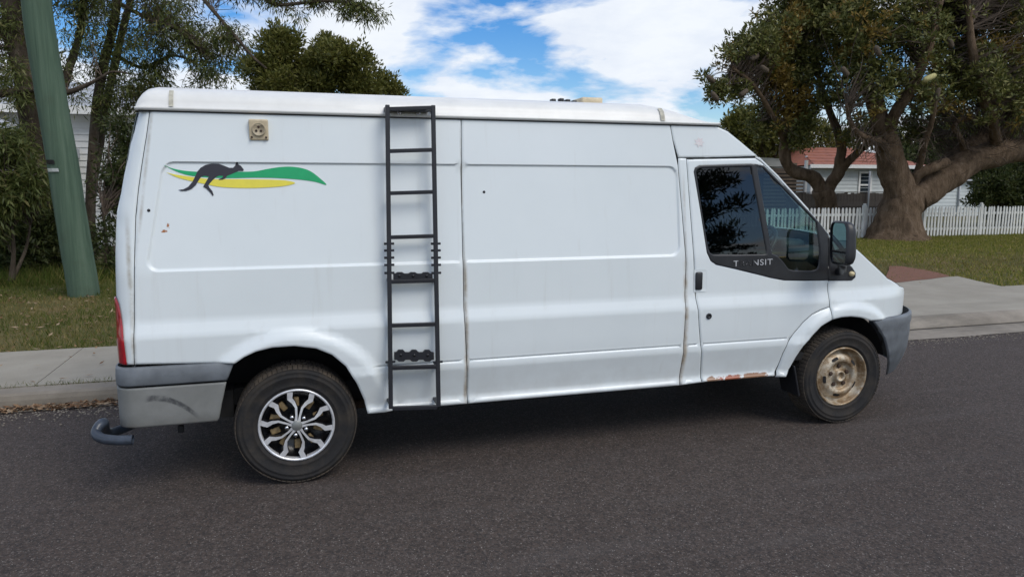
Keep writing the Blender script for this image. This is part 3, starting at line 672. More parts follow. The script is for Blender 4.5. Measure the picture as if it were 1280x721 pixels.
# ---- far side (seen through the cab, and the shadow it casts)
full = [back[0]] + back[1:] + [(FAIR[0][0]-.02, ZG)] + FAIR[1:] + [PIL[3], PIL[5]] + top_wing[1:] + [t for t in tz if t[0] > sw+.03] + WING_B + [wing_arch[-1]] + wing_arch[::-1][1:] + arch_f[::-1][1:] + [(AR[-1][0], ZS)] + AR[::-1][1:]
panel('far_side_panel', full, M['paint'], VAN, holes=[G1, G2], both=True, gap=0, edge=0, lip=0)
panel('far_window_glass', G1, M['glass_clear'], VAN, off=.006, gap=-.004, edge=0, lip=0, step=.1, pts=False, both=True)
panel('far_quarter_glass', G2, M['glass_clear'], VAN, off=.006, gap=-.004, edge=0, lip=0, step=.1, pts=False, both=True)
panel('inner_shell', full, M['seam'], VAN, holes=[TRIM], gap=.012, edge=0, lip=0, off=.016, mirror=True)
# ---- roof cap
gz0 = ZG+.004
prof = [(.150, -.006), (.126, -.004), (.120, .004), (.121, .012), (.128, .018), (.135, .045), (.150, .075), (.178, .100), (.225, .118), (.32, .136), (.50, .155), (.75, .166), (.985, .170)]
prof = prof + [(1.97-y, z) for y, z in prof[::-1][1:]]
Xs = [-.748, -.746, -.735, -.715, -.69, -.65, -.5] + list(np.arange(-.2, 2.1, .3)) + [2.1, 2.25, 2.36, 2.45, 2.55, 2.64, 2.70, 2.735]
V = []
for x in Xs:
    hr_ = min(1, math.sqrt(max(0, 1-((-.66-x)/.088)**2))) if x < -.66 else 1
    f = 1 - .93*sstep((x-2.22)/.56)**1.15 if x > 2.22 else 1
    hh = max(.05, hr_)*f
    for (y, z) in prof: V.append((x + (.10*(1-((y-.985)/.87)**2) if x > 2.4 else 0)*sstep((x-2.3)/.4), .985+(y-.985)*(1-.02*(1-hr_)), gz0+(z*hh if z > .012 else z)))
n = len(prof); F = [(i*n+j, (i+1)*n+j, (i+1)*n+j+1, i*n+j+1) for i in range(len(Xs)-1) for j in range(n-1)] + [tuple(range(n)), tuple(range((len(Xs)-1)*n, len(Xs)*n))[::-1]]
roof = obj('roof', V, F, M['paint_roof'], VAN, True)
for o_ in (roof,):
    mod = None
MB().box((1.0, .152, ZG-.003), (3.46, .03, .010)).build('gutter_shadow_strip', M['seam'], roof)  # dark strip painted in as the shadow line under the roof cap
# grey repair straps over the roof edge, roof vent and sealant remains
def strap(px, w, lab):
    c = on_y(px, 137 if px < 300 else 152, .12); m_ = MB(); pp = [(y-.003, z+.002) for y, z in prof[3:8]]; V = []
    k = 1 - .93*sstep((c[0]-2.22)/.56)**1.15 if c[0] > 2.22 else 1
    for (y, z) in pp: V += [(c[0]-w/2, y-.002, gz0+z*k+.002), (c[0]+w/2, y-.002, gz0+z*k+.002)]
    obj('roof_strap', V, [(2*i, 2*i+1, 2*i+3, 2*i+2) for i in range(len(pp)-1)], M['cream_grey'], roof)
M['cream_grey'] = mat('aged_sealant', (.46, .44, .36), .7, var=.2, scale=30)
strap(214, .022, ''); strap(829, .03, '')
c = on_y(735, 130, .50); MB().box((c[0], .52, gz0+.158), (.15, .2, .05), bev=.012).build('roof_vent', M['cream_plastic'], roof, True)
for px in (691, 701, 709, 717):
    c = on_y(px, 130, .42); MB().box((c[0], .42, gz0+.146), (.03, .05, .022+.010*(px % 3)), bev=.006).build('roof_bracket', M['black_plastic'], roof)
# ---- front: roof brow, windscreen, bonnet, grille face
def loft(name, rows, bx, bz, m, k=13, parent=VAN):
    V = []
    for (p, b1, b2) in zip(rows, bx, bz):
        for u in np.linspace(-1, 1, k):
            w = 1-u*u; V.append((p[0]+b1*w, .985+u*(.985-p[1]), p[2]+b2*w))
    n = k; return obj(name, V, [(i*n+j, i*n+j+1, (i+1)*n+j+1, (i+1)*n+j) for i in range(len(rows)-1) for j in range(n-1)], m, parent, True)
def e3(sz, off=0): X, Y = BODY(*sz); return (X, Y+off, sz[1])
fr_rows = [e3((FAIR[0][0]-.05, ZG-.003), .004)] + [e3(f, .004) for f in FAIR]
loft('roof_brow', fr_rows, [.10, .10, .11, .12, .14], [.02, .02, .02, .02, .02], M['paint'])
wp = [e3(p, .012) for p in (PIL[1], PIL[2], PIL[3], PIL[4], PIL[5])]
loft('windscreen', wp, [.14, .16, .19, .22, .24], [.015]*5, M['glass_clear'])
tw = [e3(p, .003) for p in top_wing+[t for t in tz if t[0] > sw+.03]]
bw = []
for p in tw: bw.append(p)
nr = len(tw); loft('bonnet', bw[:-1], [max(.0, .24*(1-i/(nr-1))) for i in range(nr-1)], [.03]*(nr-1), M['paint'])
panel('grille', [(4.90, .75), (4.90, .90), (5.4, .90), (5.4, .75)], M['black_plastic'], VAN, off=-.012, mirror=True, step=.04, pts=False)
panel('headlight', [(4.62, .75), (4.62, .915), (4.86, .90), (4.86, .75)], M['chrome'], VAN, off=-.008, step=.04, pts=False)
# ---- black mirror sail and repeater lamp, mirror
sail = bp([Z1(*p) for p in ((744.5, 448), (772, 500), (800, 548), (840, 585), (868, 612), (886, 640), (884, 664), (868, 678), (744.5, 680))])
sl = panel('mirror_base', sail, M['black_plastic'], VAN, off=-.006, gap=-.006, edge=.006, lip=.010, step=.02, pts=False)
ic = on_side(*Z1(864, 645)); V = []
ind = MB().lathe([(.001, -.024), (.012, -.022), (.020, -.016), (.023, -.006), (.023, .01)], (0, 0, 0), n=20)
ind.V = [(ic.x+x*1.05, ic.y+y, ic.z+z*.8) for x, y, z in ind.V]; ind.build('side_indicator', M['amber'], VAN, True)
mir = empty('wing_mirror', (3.5, -.08, 1.3)); mir.parent = VAN; mir.location = Vector((3.5, -.08, 1.3))-Vector(VAN.location)
def mirror_parts():
    TOE = math.radians(-22); YM = -.17                                               # mirror centre stands out from the door by about 0.2 m
    c = on_y(1055, 304, YM); hz = 27.5*mpp(1055, 304, YM); wy = .105
    RM = lambda x, y, z: (c[0]+math.cos(TOE)*(x-c[0])-math.sin(TOE)*(y-c[1]), c[1]+math.sin(TOE)*(x-c[0])+math.cos(TOE)*(y-c[1]), z)
    V = []; secs = [(-.040, .93), (-.036, .985), (-.02, 1.0), (.00, .985), (.018, .93), (.032, .80), (.038, .60)]
    nn = 40
    for (dx, k) in secs:
        for i in range(nn):
            a = 2*math.pi*i/nn; ca, sa = math.cos(a), math.sin(a)
            y = wy*k*math.copysign(abs(ca)**.42, ca); z = hz*k*math.copysign(abs(sa)**.42, sa)
            V.append(RM(c[0]+dx + .02*(-y/wy), c[1]+y+.018*(z/hz), c[2]+z))
    F = [(i*nn+j, i*nn+(j+1) % nn, (i+1)*nn+(j+1) % nn, (i+1)*nn+j) for i in range(len(secs)-1) for j in range(nn)] + [tuple(range((len(secs)-1)*nn, len(secs)*nn))]
    obj('housing', V, F, M['black_plastic'], mir, True)
    def pane(z0, z1, name):
        q = []; 
        for (u, v) in ((-.86, z0), (-.90, z0+.04), (-.90, z1-.04), (-.86, z1), (.80, z1), (.86, z1-.04), (.86, z0+.04), (.80, z0)):
            y = wy*u; z = hz*v; q.append(RM(c[0]-.030+.02*(-u), c[1]+y+.018*v, c[2]+z))
        return obj(name, q, [tuple(range(8))], M['mirror'], mir)
    pane(-.36, .90, 'mirror_glass'); pane(-.90, -.44, 'blind_spot_glass')
    nn2 = 40; vv = []
    for i in range(nn2):
        a = 2*math.pi*i/nn2; ca, sa = math.cos(a), math.sin(a); y = wy*.95*math.copysign(abs(ca)**.42, ca); z = hz*.95*math.copysign(abs(sa)**.42, sa)
        vv.append(RM(c[0]-.026+.02*(-y/wy), c[1]+y+.018*(z/hz), c[2]+z))
    obj('backing', vv, [tuple(range(nn2))], M['black_plastic'], mir)
    arm = MB(); a0 = on_side(1046, 338); a1 = Vector((c[0]+.03, c[1]+.05, c[2]-hz*.9))
    arm.tube([a0+Vector((0, .01, -.01)), a0+Vector((.01, -.04, .0)), (a0+a1)/2+Vector((0, -.03, -.0)), a1, a1+Vector((0, 0, .06))], [.026, .028, .028, .028, .024], 14); arm.build('arm', M['black_plastic'], mir, True)
mirror_parts()
# ---- tail lamp on the rear corner
TL = Surf(PR, lambda Z: float(np.interp(Z, XR_T[:, 0], XR_T[:, 1]))-.003, feat=None, off=-.004)
tl = [(-1.02, .757), (-.845, .757), (-.850, .85), (-.856, .95), (-.866, 1.03), (-.878, 1.08), (-.90, 1.11), (-1.02, 1.12)]
panel('tail_light', tl, M['red_lens'], VAN, surf=TL, off=-.006, gap=0, edge=.006, lip=.006, step=.025, pts=False)
# back doors
xb = lambda z: float(np.interp(z, XR_T[:, 0], XR_T[:, 1]))
for y0, y1 in ((.20, .982), (.988, 1.77)):
    zs_ = np.linspace(.74, 2.08, 14); V = [(xb(z)-.006, y, z) for z in zs_ for y in (y0, y1)]
    bd = obj('rear_door', V, [(2*i, 2*i+1, 2*i+3, 2*i+2) for i in range(13)], M['paint'], VAN)
# ---- bumpers
RBP = [(.30, .05), (.37, .040), (.40, .022), (.45, .010), (.60, .002), (.632, .001), (.636, .006), (.640, -.004), (.66, -.010), (.70, -.012), (.725, -.006), (.740, .004), (.75, .02)]
RB = Surf(RBP, -.918, r=.10)
rb = RB.px
edge_l = [rb(145, 487), rb(285, 478)]
zt = .742; zm = .634; zbm = rb(200, 533)[1]
xa0 = rb(293.5, 455)[0]; xa1 = rb(284, 479)[0]; xa2 = rb(275, 532)[0]
bu = panel('rear_bumper', [(-1.95, zm+.003), (xa1, zm+.003), (xa1+.02, zm+.05), (xa0, zt), (-1.95, zt)], M['bumper_dark'], VAN, surf=RB, gap=0, edge=.004, lip=.01, step=.04, pts=False, mirror=True)
def scuffed():
    m, n, l, b = nmat('scuffed_bumper_plastic'); setp(b, Roughness=.6); q = NB(m); x, y, z = q.xyz()
    c = q.ramp(q.noise(5, 6), (.3, (.165, .17, .16)), (.7, (.235, .24, .23)))
    a = on_y(190, 498, .0); b2 = on_y(245, 523, .01)
    # curved scrape
    xc = q.m('SUBTRACT', x, float(a[0])); d = q.m('ABSOLUTE', q.m('SUBTRACT', q.m('SUBTRACT', z, float(a[2])), q.m('ADD', q.m('MULTIPLY', xc, .02), q.m('MULTIPLY', q.m('MULTIPLY', xc, xc), -2.6))))
    w = q.m('ADD', .010, q.m('MULTIPLY', q.noise(40, 3), .012))
    f = q.m('MULTIPLY', q.m('MULTIPLY', q.sm(q.m('SUBTRACT', d, w), .006, -.006), q.m('MULTIPLY', q.sm(xc, -.05, .0), q.sm(xc, .24, .17))), q.ramp(q.noise(24, 5, .7), (.35, .2), (.6, .95)))
    c = q.mix(f, c, (.05, .052, .055))
    low = q.m('MULTIPLY', q.sm(z, .46, .36), q.ramp(q.noise(12, 5), (.4, 0.), (.7, .6))); c = q.mix(low, c, (.20, .165, .12))
    q.col(c); q.bump(q.noise(200, 3), .06, .005); return m
panel('rear_bumper_skirt', [(-1.95, zbm), (xa2-.01, zbm+.002), (xa2, zbm+.02), (xa1-.004, zm-.004), (-1.95, zm-.004)], scuffed(), bu, surf=RB, gap=0, edge=.004, lip=.008, step=.035, pts=False, mirror=True)
MB().box((-.885, .985, .735), (.05, 1.5, .012)).build('step_tread', M['black_plastic'], bu)
FBP = [(.25, .16), (.32, .11), (.40, .055), (.48, .02), (.60, .005), (.648, .002), (.654, .010), (.660, -.002), (.70, -.006), (.74, -.002), (.752, .012)]
FB = Surf(FBP, -9, nose=(3.72, 1.035, 2.72)); fb = FB.px
fa = [fb(*Z2(*p)) for p in ((882, 264), (915, 300), (938, 340), (950, 385), (952, 420), (946, 486))]
zt2 = .752
panel('front_bumper', [(5.3, .30), fa[5], fa[4], fa[3], fa[2], (fa[1][0], fa[1][1]), (fa[0][0], zt2), (5.3, zt2)], M['bumper_dark'], VAN, surf=FB, gap=0, edge=.005, lip=.012, step=.035, pts=False, mirror=True)
# ---- bent step tube behind the bumper
t0 = [(-.84, .42, .34), (-1.00, .22, .332), on_y(129, 528, .03), on_y(120, 540, -.03), on_y(127, 547.5, -.07), on_y(145, 550, -.09), on_y(166, 549.5, -.10)]
tp = smooth_path(t0, 6); MB().tube(tp, .026, 16, cap=False).tube(tp[::-1], .020, 16, cap=False).build('step_tube', M['tube'], VAN, True)
MB().box((-.62, .12, .352), (.03, .03, .04), bev=.004).build('tow_bracket', M['tank_black'], VAN)

# ---- underbody, liners, axles
ub = MB().box((1.9, .985, .46), (4.9, 1.35, .10)).box((1.2, .32, .42), (1.3, .30, .18)).box((2.4, 1.5, .40), (1.2, .4, .18)).box((1.75, .55, .36), (4.6, .07, .12)).box((1.75, 1.42, .36), (4.6, .07, .12))
ub.box((1.0, .14, .47), (1.1, .10, .16)); ub.box((-.60, .985, .44), (.5, 1.5, .16))
ub.build('underbody', M['tank_black'], VAN)
MB().tube([(0, .2, .33), (0, 1.77, .33)], .05, 12).box((0, .985, .33), (.3, .3, .26), bev=.05).build('rear_axle', M['tank_black'], VAN, True)
MB().tube([(3.75, .2, .33), (3.75, 1.77, .33)], .04, 12).build('front_axle', M['tank_black'], VAN, True)
MB().tube(smooth_path([(3.2, .7, .30), (1.6, .72, .28), (.7, .62, .27), (.35, .50, .30)], 4), .03, 10).box((1.9, .72, .29), (.6, .2, .15), bev=.05).build('exhaust', M['rust_dark'], VAN, True)
for (cx, cz), r, y_a, t_a in ((WR, .49, .035, .06), (WF, .470, .14, .07)):
    V = []; k = 24
    for i in range(k+1):
        a = math.pi*(t_a+(.94-t_a)*i/k)
        for y in (y_a, .42): V.append((cx+r*math.cos(a), y, cz+r*math.sin(a)))
    F = [(2*i, 2*i+1, 2*i+3, 2*i+2) for i in range(k)]; V.append((cx, .42, cz)); F += [(2*i+1, len(V)-1, 2*i+3) for i in range(k)]
    obj('wheel_arch_liner', V, F, M['tank_black'], VAN, True)
mfp = on_y(988, 490, .06); z0_ = .235
V = []
MB().box((mfp[0]+.035, .14, .335), (.014, .20, .23), Matrix.Rotation(math.radians(-14), 3, 'Y'), bev=.006).build('mud_flap', M['black_plastic'], VAN)
# ---- floor, bulkhead and cab interior
MB().box((2.9, .985, .50), (1.9, 1.8, .05)).build('cab_floor', M['tank_black'], VAN)
MB().box((2.40, .985, 1.28), (.03, 1.64, 1.55)).build('bulkhead', M['dash'], VAN)
MB().box((.85, .985, 1.99), (2.9, 1.5, .03)).build('ceiling_lining', M['dash'], VAN)
def seat(y):
    s = empty('seat', (2.75, y, .55)); s.parent = VAN; s.location = Vector((2.75, y, .55))-Vector(VAN.location)
    MB().box((2.80, y, .88), (.50, .50, .16), bev=.05).build('cushion', M['seat'], s, True)
    MB().box((2.60, y, 1.25), (.14, .48, .62), Matrix.Rotation(math.radians(-12), 3, 'Y'), bev=.05).build('backrest', M['seat'], s, True)
    MB().box((2.54, y, 1.66), (.09, .27, .19), Matrix.Rotation(math.radians(-12), 3, 'Y'), bev=.035).build('headrest', M['seat'], s, True)
for y in (.50, 1.35): seat(y)
MB().box((3.62, .985, 1.13), (.44, 1.62, .26), bev=.07).box((3.50, .50, 1.26), (.22, .40, .10), bev=.04).build('dashboard', M['dash'], VAN, True)
R_ = Matrix.Rotation(math.radians(-52), 4, 'Y')
sw_ = MB(); pts = [Vector((.19*math.cos(a), .19*math.sin(a), 0)) for a in np.linspace(0, 2*math.pi, 33)]
T = Matrix.Translation((3.30, .50, 1.24)) @ R_; sw_.tube([T @ p for p in pts], .016, 8, cap=False)
for a in (90, 210, 330): sw_.tube([T @ Vector((0, 0, -.02)), T @ Vector((.18*math.cos(math.radians(a)), .18*math.sin(math.radians(a)), 0))], .018, 8)
sw_.build('steering_wheel', M['black_plastic'], VAN, True)

# ---- wheels
def tyre(parent, c, R0=.342):
    y0 = c[1]; pr = [(.205, .015), (.214, .0), (.226, -.008), (.230, -.0125), (.236, -.0135), (.239, -.011), (.262, -.020), (.280, -.0225), (.283, -.0245), (.289, -.0245), (.292, -.022), (.306, -.019), (.309, -.021), (.314, -.0195), (.326, -.008), (.332, .0), (.332, .17), (.31, .185), (.21, .18)]
    def flat(V): return [(x, y + (-.008*max(0, 1-(z/.09))**2 if y < y0+.05 else 0), z if z > .0015 else .0015 + (z-.0015)*.05) for x, y, z in V]
    m_ = MB().lathe(pr, c, n=72); m_.V = flat(m_.V); t_ = m_.build('tyre', M['rubber'], parent, True)
    tr = MB(); nb = 74
    for k in range(nb):
        a0 = 2*math.pi*k/nb; da = 2*math.pi/nb*.82
        for (ya, yb, sh) in ((-.012, .045, 0), (.052, .088, .4), (.095, .13, .1), (.136, .18, .5)):
            V = []
            for r in (.328, R0):
                for y in (ya, yb):
                    for a in (a0+sh*da, a0+sh*da+da):
                        rr = r-(.010 if (y < 0 and r == R0) else 0); V.append((c[0]+rr*math.cos(a), c[1]+y, c[2]+rr*math.sin(a)))
            tr.add(V, [(0, 1, 3, 2), (4, 6, 7, 5), (0, 4, 5, 1), (2, 3, 7, 6), (0, 2, 6, 4), (1, 5, 7, 3)])
    tr.V = flat(tr.V); tr.build('tread', M['tread'], parent)
    return t_
def disc_hole_prism(m_, c, a, r0, r1, w, y0, y1):            # dark slot plug
    pass
# rear wheel: alloy look trim over a tan steel wheel
wr = empty('rear_wheel', (0, .0, .34)); wr.parent = VAN; wr.location = Vector((0, 0, .34))-Vector(VAN.location)
crr = (0.0, .035, .341); tyre(wr, crr)
MB().lathe([(.213, .008), (.204, .03), (.198, .08), (.10, .09), (.0001, .09)], crr, n=48).build('rim', M['gloss_black'], wr, True)
for k in range(10):
    a = 2*math.pi*(k+.5)/10; r = .125; R3 = Matrix.Rotation(-a, 3, 'Y'); MB().box(Vector((crr[0]+r*math.cos(a), crr[1]+.055, crr[2]+r*math.sin(a))), (.055, .02, .034), R3, bev=.006).build('steel_slot', M['old_tan'], wr, True)
MB().lathe([(.212, .010), (.212, -.004), (.207, -.007), (.200, -.006), (.196, .004), (.196, .03)], crr, n=64).build('trim_ring', M['machined'], wr, True)
def spoke(k):
    pair, side = divmod(k, 2); ac = math.radians(81) + 2*math.pi*pair/5
    sgn = 1 if side else -1
    # centreline: leaves the hub close to its partner, spreads, kinks back to the rim
    cl = [(.026, sgn*.34), (.060, sgn*.165), (.105, sgn*.16), (.135, sgn*.26), (.160, sgn*.365), (.199, sgn*.31)]; wd = [.008, .0055, .0065, .010, .0145, .0155]; ys = [-.012, -.010, -.006, -.003, -.002, -.003]
    f = []; sd = []
    pts = [(r*math.cos(ac+t), r*math.sin(ac+t)) for r, t in cl]
    for i, p in enumerate(pts):
        q0, q1 = pts[max(0, i-1)], pts[min(len(pts)-1, i+1)]; d = np.array([q1[0]-q0[0], q1[1]-q0[1]]); d /= np.linalg.norm(d); nn = np.array([-d[1], d[0]])*wd[i]
        f.append([(crr[0]+p[0]+s_*nn[0], crr[1]+ys[i], crr[2]+p[1]+s_*nn[1]) for s_ in (-1, 1)]); sd.append([(crr[0]+p[0]+s_*nn[0]*1.25, crr[1]+ys[i]+.030, crr[2]+p[1]+s_*nn[1]*1.25) for s_ in (-1, 1)])
    V = [v for a in f for v in a]; o = obj('spoke', V, [(2*i, 2*i+1, 2*i+3, 2*i+2) for i in range(5)], M['machined'], wr)
    V2 = []; F2 = []
    for s_ in (0, 1):
        b = len(V2); V2 += [v for i in range(6) for v in ((f[i][s_][0], f[i][s_][1]+.0005, f[i][s_][2]), sd[i][s_])]; F2 += [(b+2*i, b+2*i+1, b+2*i+3, b+2*i+2) for i in range(5)]
    return V2, F2
dk = MB()
for k in range(10): dk.add(*spoke(k))
# dark web between the spokes of each pair towards the rim
for p in range(10):
    a = math.radians(90-14)+2*math.pi*p/10+math.pi/10
dk.build('spoke_side', M['gloss_black'], wr)
MB().lathe([(.030, .0), (.030, -.012), (.026, -.015), (.0001, -.016)], crr, n=28).build('centre_cap', M['old_silver'] if 'old_silver' in M else mat('centre_cap_grey', (.25, .26, .25), .45, .4, var=.15), wr, True)
for k in range(5):
    a = math.radians(81+36)+2*math.pi*k/5; p = (crr[0]+.056*math.cos(a), crr[1]-.004, crr[2]+.056*math.sin(a))
    MB().lathe([(.0125, .03), (.0125, -.006), (.009, -.012), (.0001, -.013)], p, n=10).build('wheel_nut', M['chrome'], wr, True)
# front wheel: bare rusty steel
wf = empty('front_wheel', (3.75, 0, .34)); wf.parent = VAN; wf.location = Vector((3.75, 0, .34))-Vector(VAN.location)
cfr = (3.75, .040, .341); tyre(wf, cfr)
MB().lathe([(.216, .012), (.214, -.006), (.206, -.010), (.200, -.002), (.194, .018), (.184, .040), (.176, .046), (.168, .040), (.150, .014), (.128, .004), (.112, .004), (.104, .012), (.098, .026), (.090, .032), (.060, .032), (.044, .026), (.040, .006), (.034, .002), (.028, .004), (.026, .02), (.0001, .02)], cfr, n=72).build('rim', M['rust_wheel'], wf, True)
for k in range(5):
    a = math.radians(92)+2*math.pi*k/5; p = (cfr[0]+.072*math.cos(a), cfr[1]+.030, cfr[2]+.072*math.sin(a))
    MB().lathe([(.0155, .01), (.0155, -.008), (.011, -.012), (.0001, -.012)], p, n=6).build('wheel_nut', M['rust_dark'], wf)
for k in range(5):
    a = math.radians(92+22)+2*math.pi*k/5; V = []; n_ = 20
    for i in range(n_):
        t = 2*math.pi*i/n_; rr = .139+.0105*math.copysign(abs(math.sin(t))**.6, math.sin(t)); aa = a+.19*math.copysign(abs(math.cos(t))**.6, math.cos(t))
        V.append((cfr[0]+rr*math.cos(aa), cfr[1]+.0055-.004*abs(rr-.139)/.0105*0+(.006 if rr > .139 else -.003), cfr[2]+rr*math.sin(aa)))
    obj('vent_slot', V, [tuple(range(n_))], M['tank_black'], wf)
for (cx, cz), nm in ((WR, 'rear_wheel'), (WF, 'front_wheel')):      # far wheels, hidden behind but seen under the floor
    w = empty(nm, (cx, 1.97, .34)); w.parent = VAN; w.location = Vector((cx, 1.97, .34))-Vector(VAN.location)
    MB().lathe([(.21, .02), (.232, -.005), (.29, -.02), (.325, .0), (.342, .01), (.342, .18), (.325, .20), (.21, .19), (.0001, .15)], (cx, 1.755, .341), n=40).build('tyre', M['rubber'], w, True)

# ---- side ladder
lad = empty('side_ladder', (.69, 0, .4)); lad.parent = VAN; lad.location = Vector((.69, 0, .4))-Vector(VAN.location)
def lad_pt(px, py):
    Y = 0.0
    for _ in range(12):
        p = on_y(px, py, Y); Y = -.075 + (p[2]-.38)*.125/1.75
    return Vector(p)
rw = .024
def rail(a, b):
    a, b = lad_pt(*a), lad_pt(*b); d = (b-a); ln = d.length; R3 = d.to_track_quat('Z', 'Y').to_matrix(); Rm = Matrix((Vector((1, 0, 0)), Vector((0, 0, 0)), Vector((0, 0, 0))))
    z = d.normalized(); x = Vector((1, 0, 0)); x = (x-z*x.dot(z)).normalized(); y = z.cross(x); R3 = Matrix((x, y, z)).transposed()
    return MB().box((a+b)/2, (rw, rw, ln), R3, bev=.003).build('rail', M['ladder'], lad)
rail((484.2, 131.5), (488.5, 510.5)); rail((541.3, 132), (548.2, 508))
def lx(py, side): 
    t = (py-131)/378.; return (484.2+4.3*t) if side == 0 else (541.3+6.9*t)
def rung(py, h=.022, d=.024, name='rung', dy=0.0):
    a, b = lad_pt(lx(py, 0), py+1.2), lad_pt(lx(py, 1), py-.6); x = (b-a).normalized(); z = Vector((0, 0, 1)); z = (z-x*z.dot(x)).normalized(); y = z.cross(x)
    return MB().box((a+b)/2+Vector((0, dy, 0)), ((b-a).length-rw+.004, d, h), Matrix((x, y, z)).transposed(), bev=.0025).build(name, M['ladder'], lad)
for py in (135.5, 188, 240.5, 295.5, 351, 405.5, 458.5, 509): rung(py)
# folded tread plates with scalloped top edges
def tread_plate(py0, py1, nm, scal, holes):
    a, b = lad_pt(lx(py1, 0)+5, py1), lad_pt(lx(py1, 1)-5, py1); t0_ = lad_pt(lx(py0, 0)+5, py0); h = t0_.z-a.z; k = 40; V = []; 
    for i in range(k+1):
        u = i/k; p = a+(b-a)*u; w = scal*(.5-.5*math.cos(u*3*2*math.pi)); w = max(0, min(1, (w/scal-.25)*2.2))*scal if scal else 0
        lo = w if scal > .015 else 0
        for (z, y) in ((lo, -.006), (h-.012+w*.8, -.006), (h-.012+w*.8, .010), (lo, .010)):
            V.append((p.x, p.y+y-.004, p.z+z - (0 if z > h*.5 else lo*1.6)))
    F = [(4*i+j, 4*(i+1)+j, 4*(i+1)+(j+1) % 4, 4*i+(j+1) % 4) for i in range(k) for j in range(4)] + [(0, 1, 2, 3), (4*k+3, 4*k+2, 4*k+1, 4*k)]
    obj(nm, V, F, M['ladder'], lad)
    for u in holes:
        p = a+(b-a)*u; MB().lathe([(.008, 0), (.008, -.003), (.0001, -.003)], (p.x, p.y-.011, p.z+h*.5), n=12).build('bolt', M['gloss_black'], lad, True)
tread_plate(339, 350, 'tread_plate', .010, (.15, .5, .85))
tread_plate(437, 449, 'tread_plate', .018, (.16, .5, .84))
for sd in (0, 1):
    for py in (304.5, 313, 322, 331, 341) + ((452,) if True else ()):
        p = lad_pt(lx(py, sd), py); MB().tube([p+Vector((-.028, -.004, 0)), p+Vector((.028, -.004, 0))], .007, 8).build('locking_pin', M['ladder'], lad, True)
# stand-offs to the body and the hooks over the roof edge
for py in (135.5, 351, 458.5, 505):
    for sd in (0, 1):
        p = lad_pt(lx(py, sd), py)
        if py < 200: MB().box((p.x+(.018 if sd == 0 else -.018)*0, (p.y+.16)/2, p.z), (.020, .17-p.y, .02)).build('roof_hook', M['ladder'], lad)
        else:
            ys = BODY(p.x, max(p.z, .40))[1]; MB().box((p.x, (p.y+ys)/2, p.z), (.018, abs(ys-p.y)+.004, .018)).build('standoff', M['ladder'], lad)
a, b = lad_pt(489, 140), lad_pt(537, 140)
MB().box(((a.x+b.x)/2, a.y+.05, a.z+.012), (b.x-a.x, .10, .006)).build('top_plate', M['ladder'], lad)
for u in (.25, .75):
    MB().lathe([(.012, .004), (.012, -.006), (.0001, -.008)], (a.x+(b.x-a.x)*u, .112, a.z+.004), n=8).build('bolt', M['chrome'], lad, True)

# ---- decals
def Z3(x, y): return (160+x/3.796, 130+y/3.796)
def decal(name, P, m, off, parent, sm=True):
    q = [B(*Z3(*p)) for p in P]
    if sm: q = [tuple(p) for p in smooth_path([(*p, 0) for p in q]+[(*q[0], 0)], 4)[:-1]]; q = [(p[0], p[1]) for p in q]
    return panel(name, q, m, parent, gap=0, edge=0, lip=0, off=-off, step=.03, pts=False)
dec = decal('decal', [(165, 288), (205, 304), (260, 316), (330, 322), (430, 324), (520, 322), (600, 320), (660, 309), (720, 300), (775, 298), (830, 306), (870, 322), (907, 350), (942, 384), (890, 370), (830, 361), (760, 355), (680, 351), (590, 350), (500, 352), (420, 351), (340, 346), (275, 336), (215, 314)], M['decal_green'], .0020, VAN)
decal('yellow_swoosh', [(180, 324), (215, 333), (265, 341), (330, 350), (400, 357), (500, 357), (600, 358), (700, 360), (760, 365), (793, 375), (762, 386), (700, 394), (600, 399), (500, 398), (430, 393), (370, 381), (300, 366), (235, 349)], M['decal_yellow'], .0026, dec)
ROO = [(238, 408), (263, 405), (286, 393), (305, 371), (318, 346), (330, 320), (345, 303), (367, 290), (396, 283), (430, 284), (458, 294), (480, 303), (499, 303), (509, 293), (512, 280), (518, 275), (525, 288), (536, 294), (550, 312), (546, 318), (525, 318), (505, 327), (486, 335), (471, 341), (463, 352), (450, 360), (432, 361), (430, 357), (446, 352), (453, 342), (432, 340), (416, 348), (401, 363), (381, 386), (386, 396), (400, 413), (407, 432), (402, 437), (391, 421), (373, 403), (357, 393), (365, 378), (378, 356), (384, 345), (365, 341), (348, 345), (336, 362), (322, 385), (301, 404), (276, 413), (252, 413)]
decal('kangaroo_silhouette', ROO, M['decal_dark'], .0034, dec, False)
st = []
for k in range(14):
    a = 2*math.pi*k/14; r = (26 if k % 2 == 0 else 13)
    st.append((2705+r*math.cos(a), 175+r*math.sin(a)))
def Zp(x, y): return (x, y)
q = [B(874+7*math.cos(2*math.pi*k/14)*(1 if k % 2 == 0 else .55), 178+7*math.sin(2*math.pi*k/14)*(1 if k % 2 == 0 else .55)) for k in range(14)]
panel('faded_sticker', q, M['decal_faded'], VAN, gap=0, edge=0, lip=0, off=-.002, step=.03, pts=False)
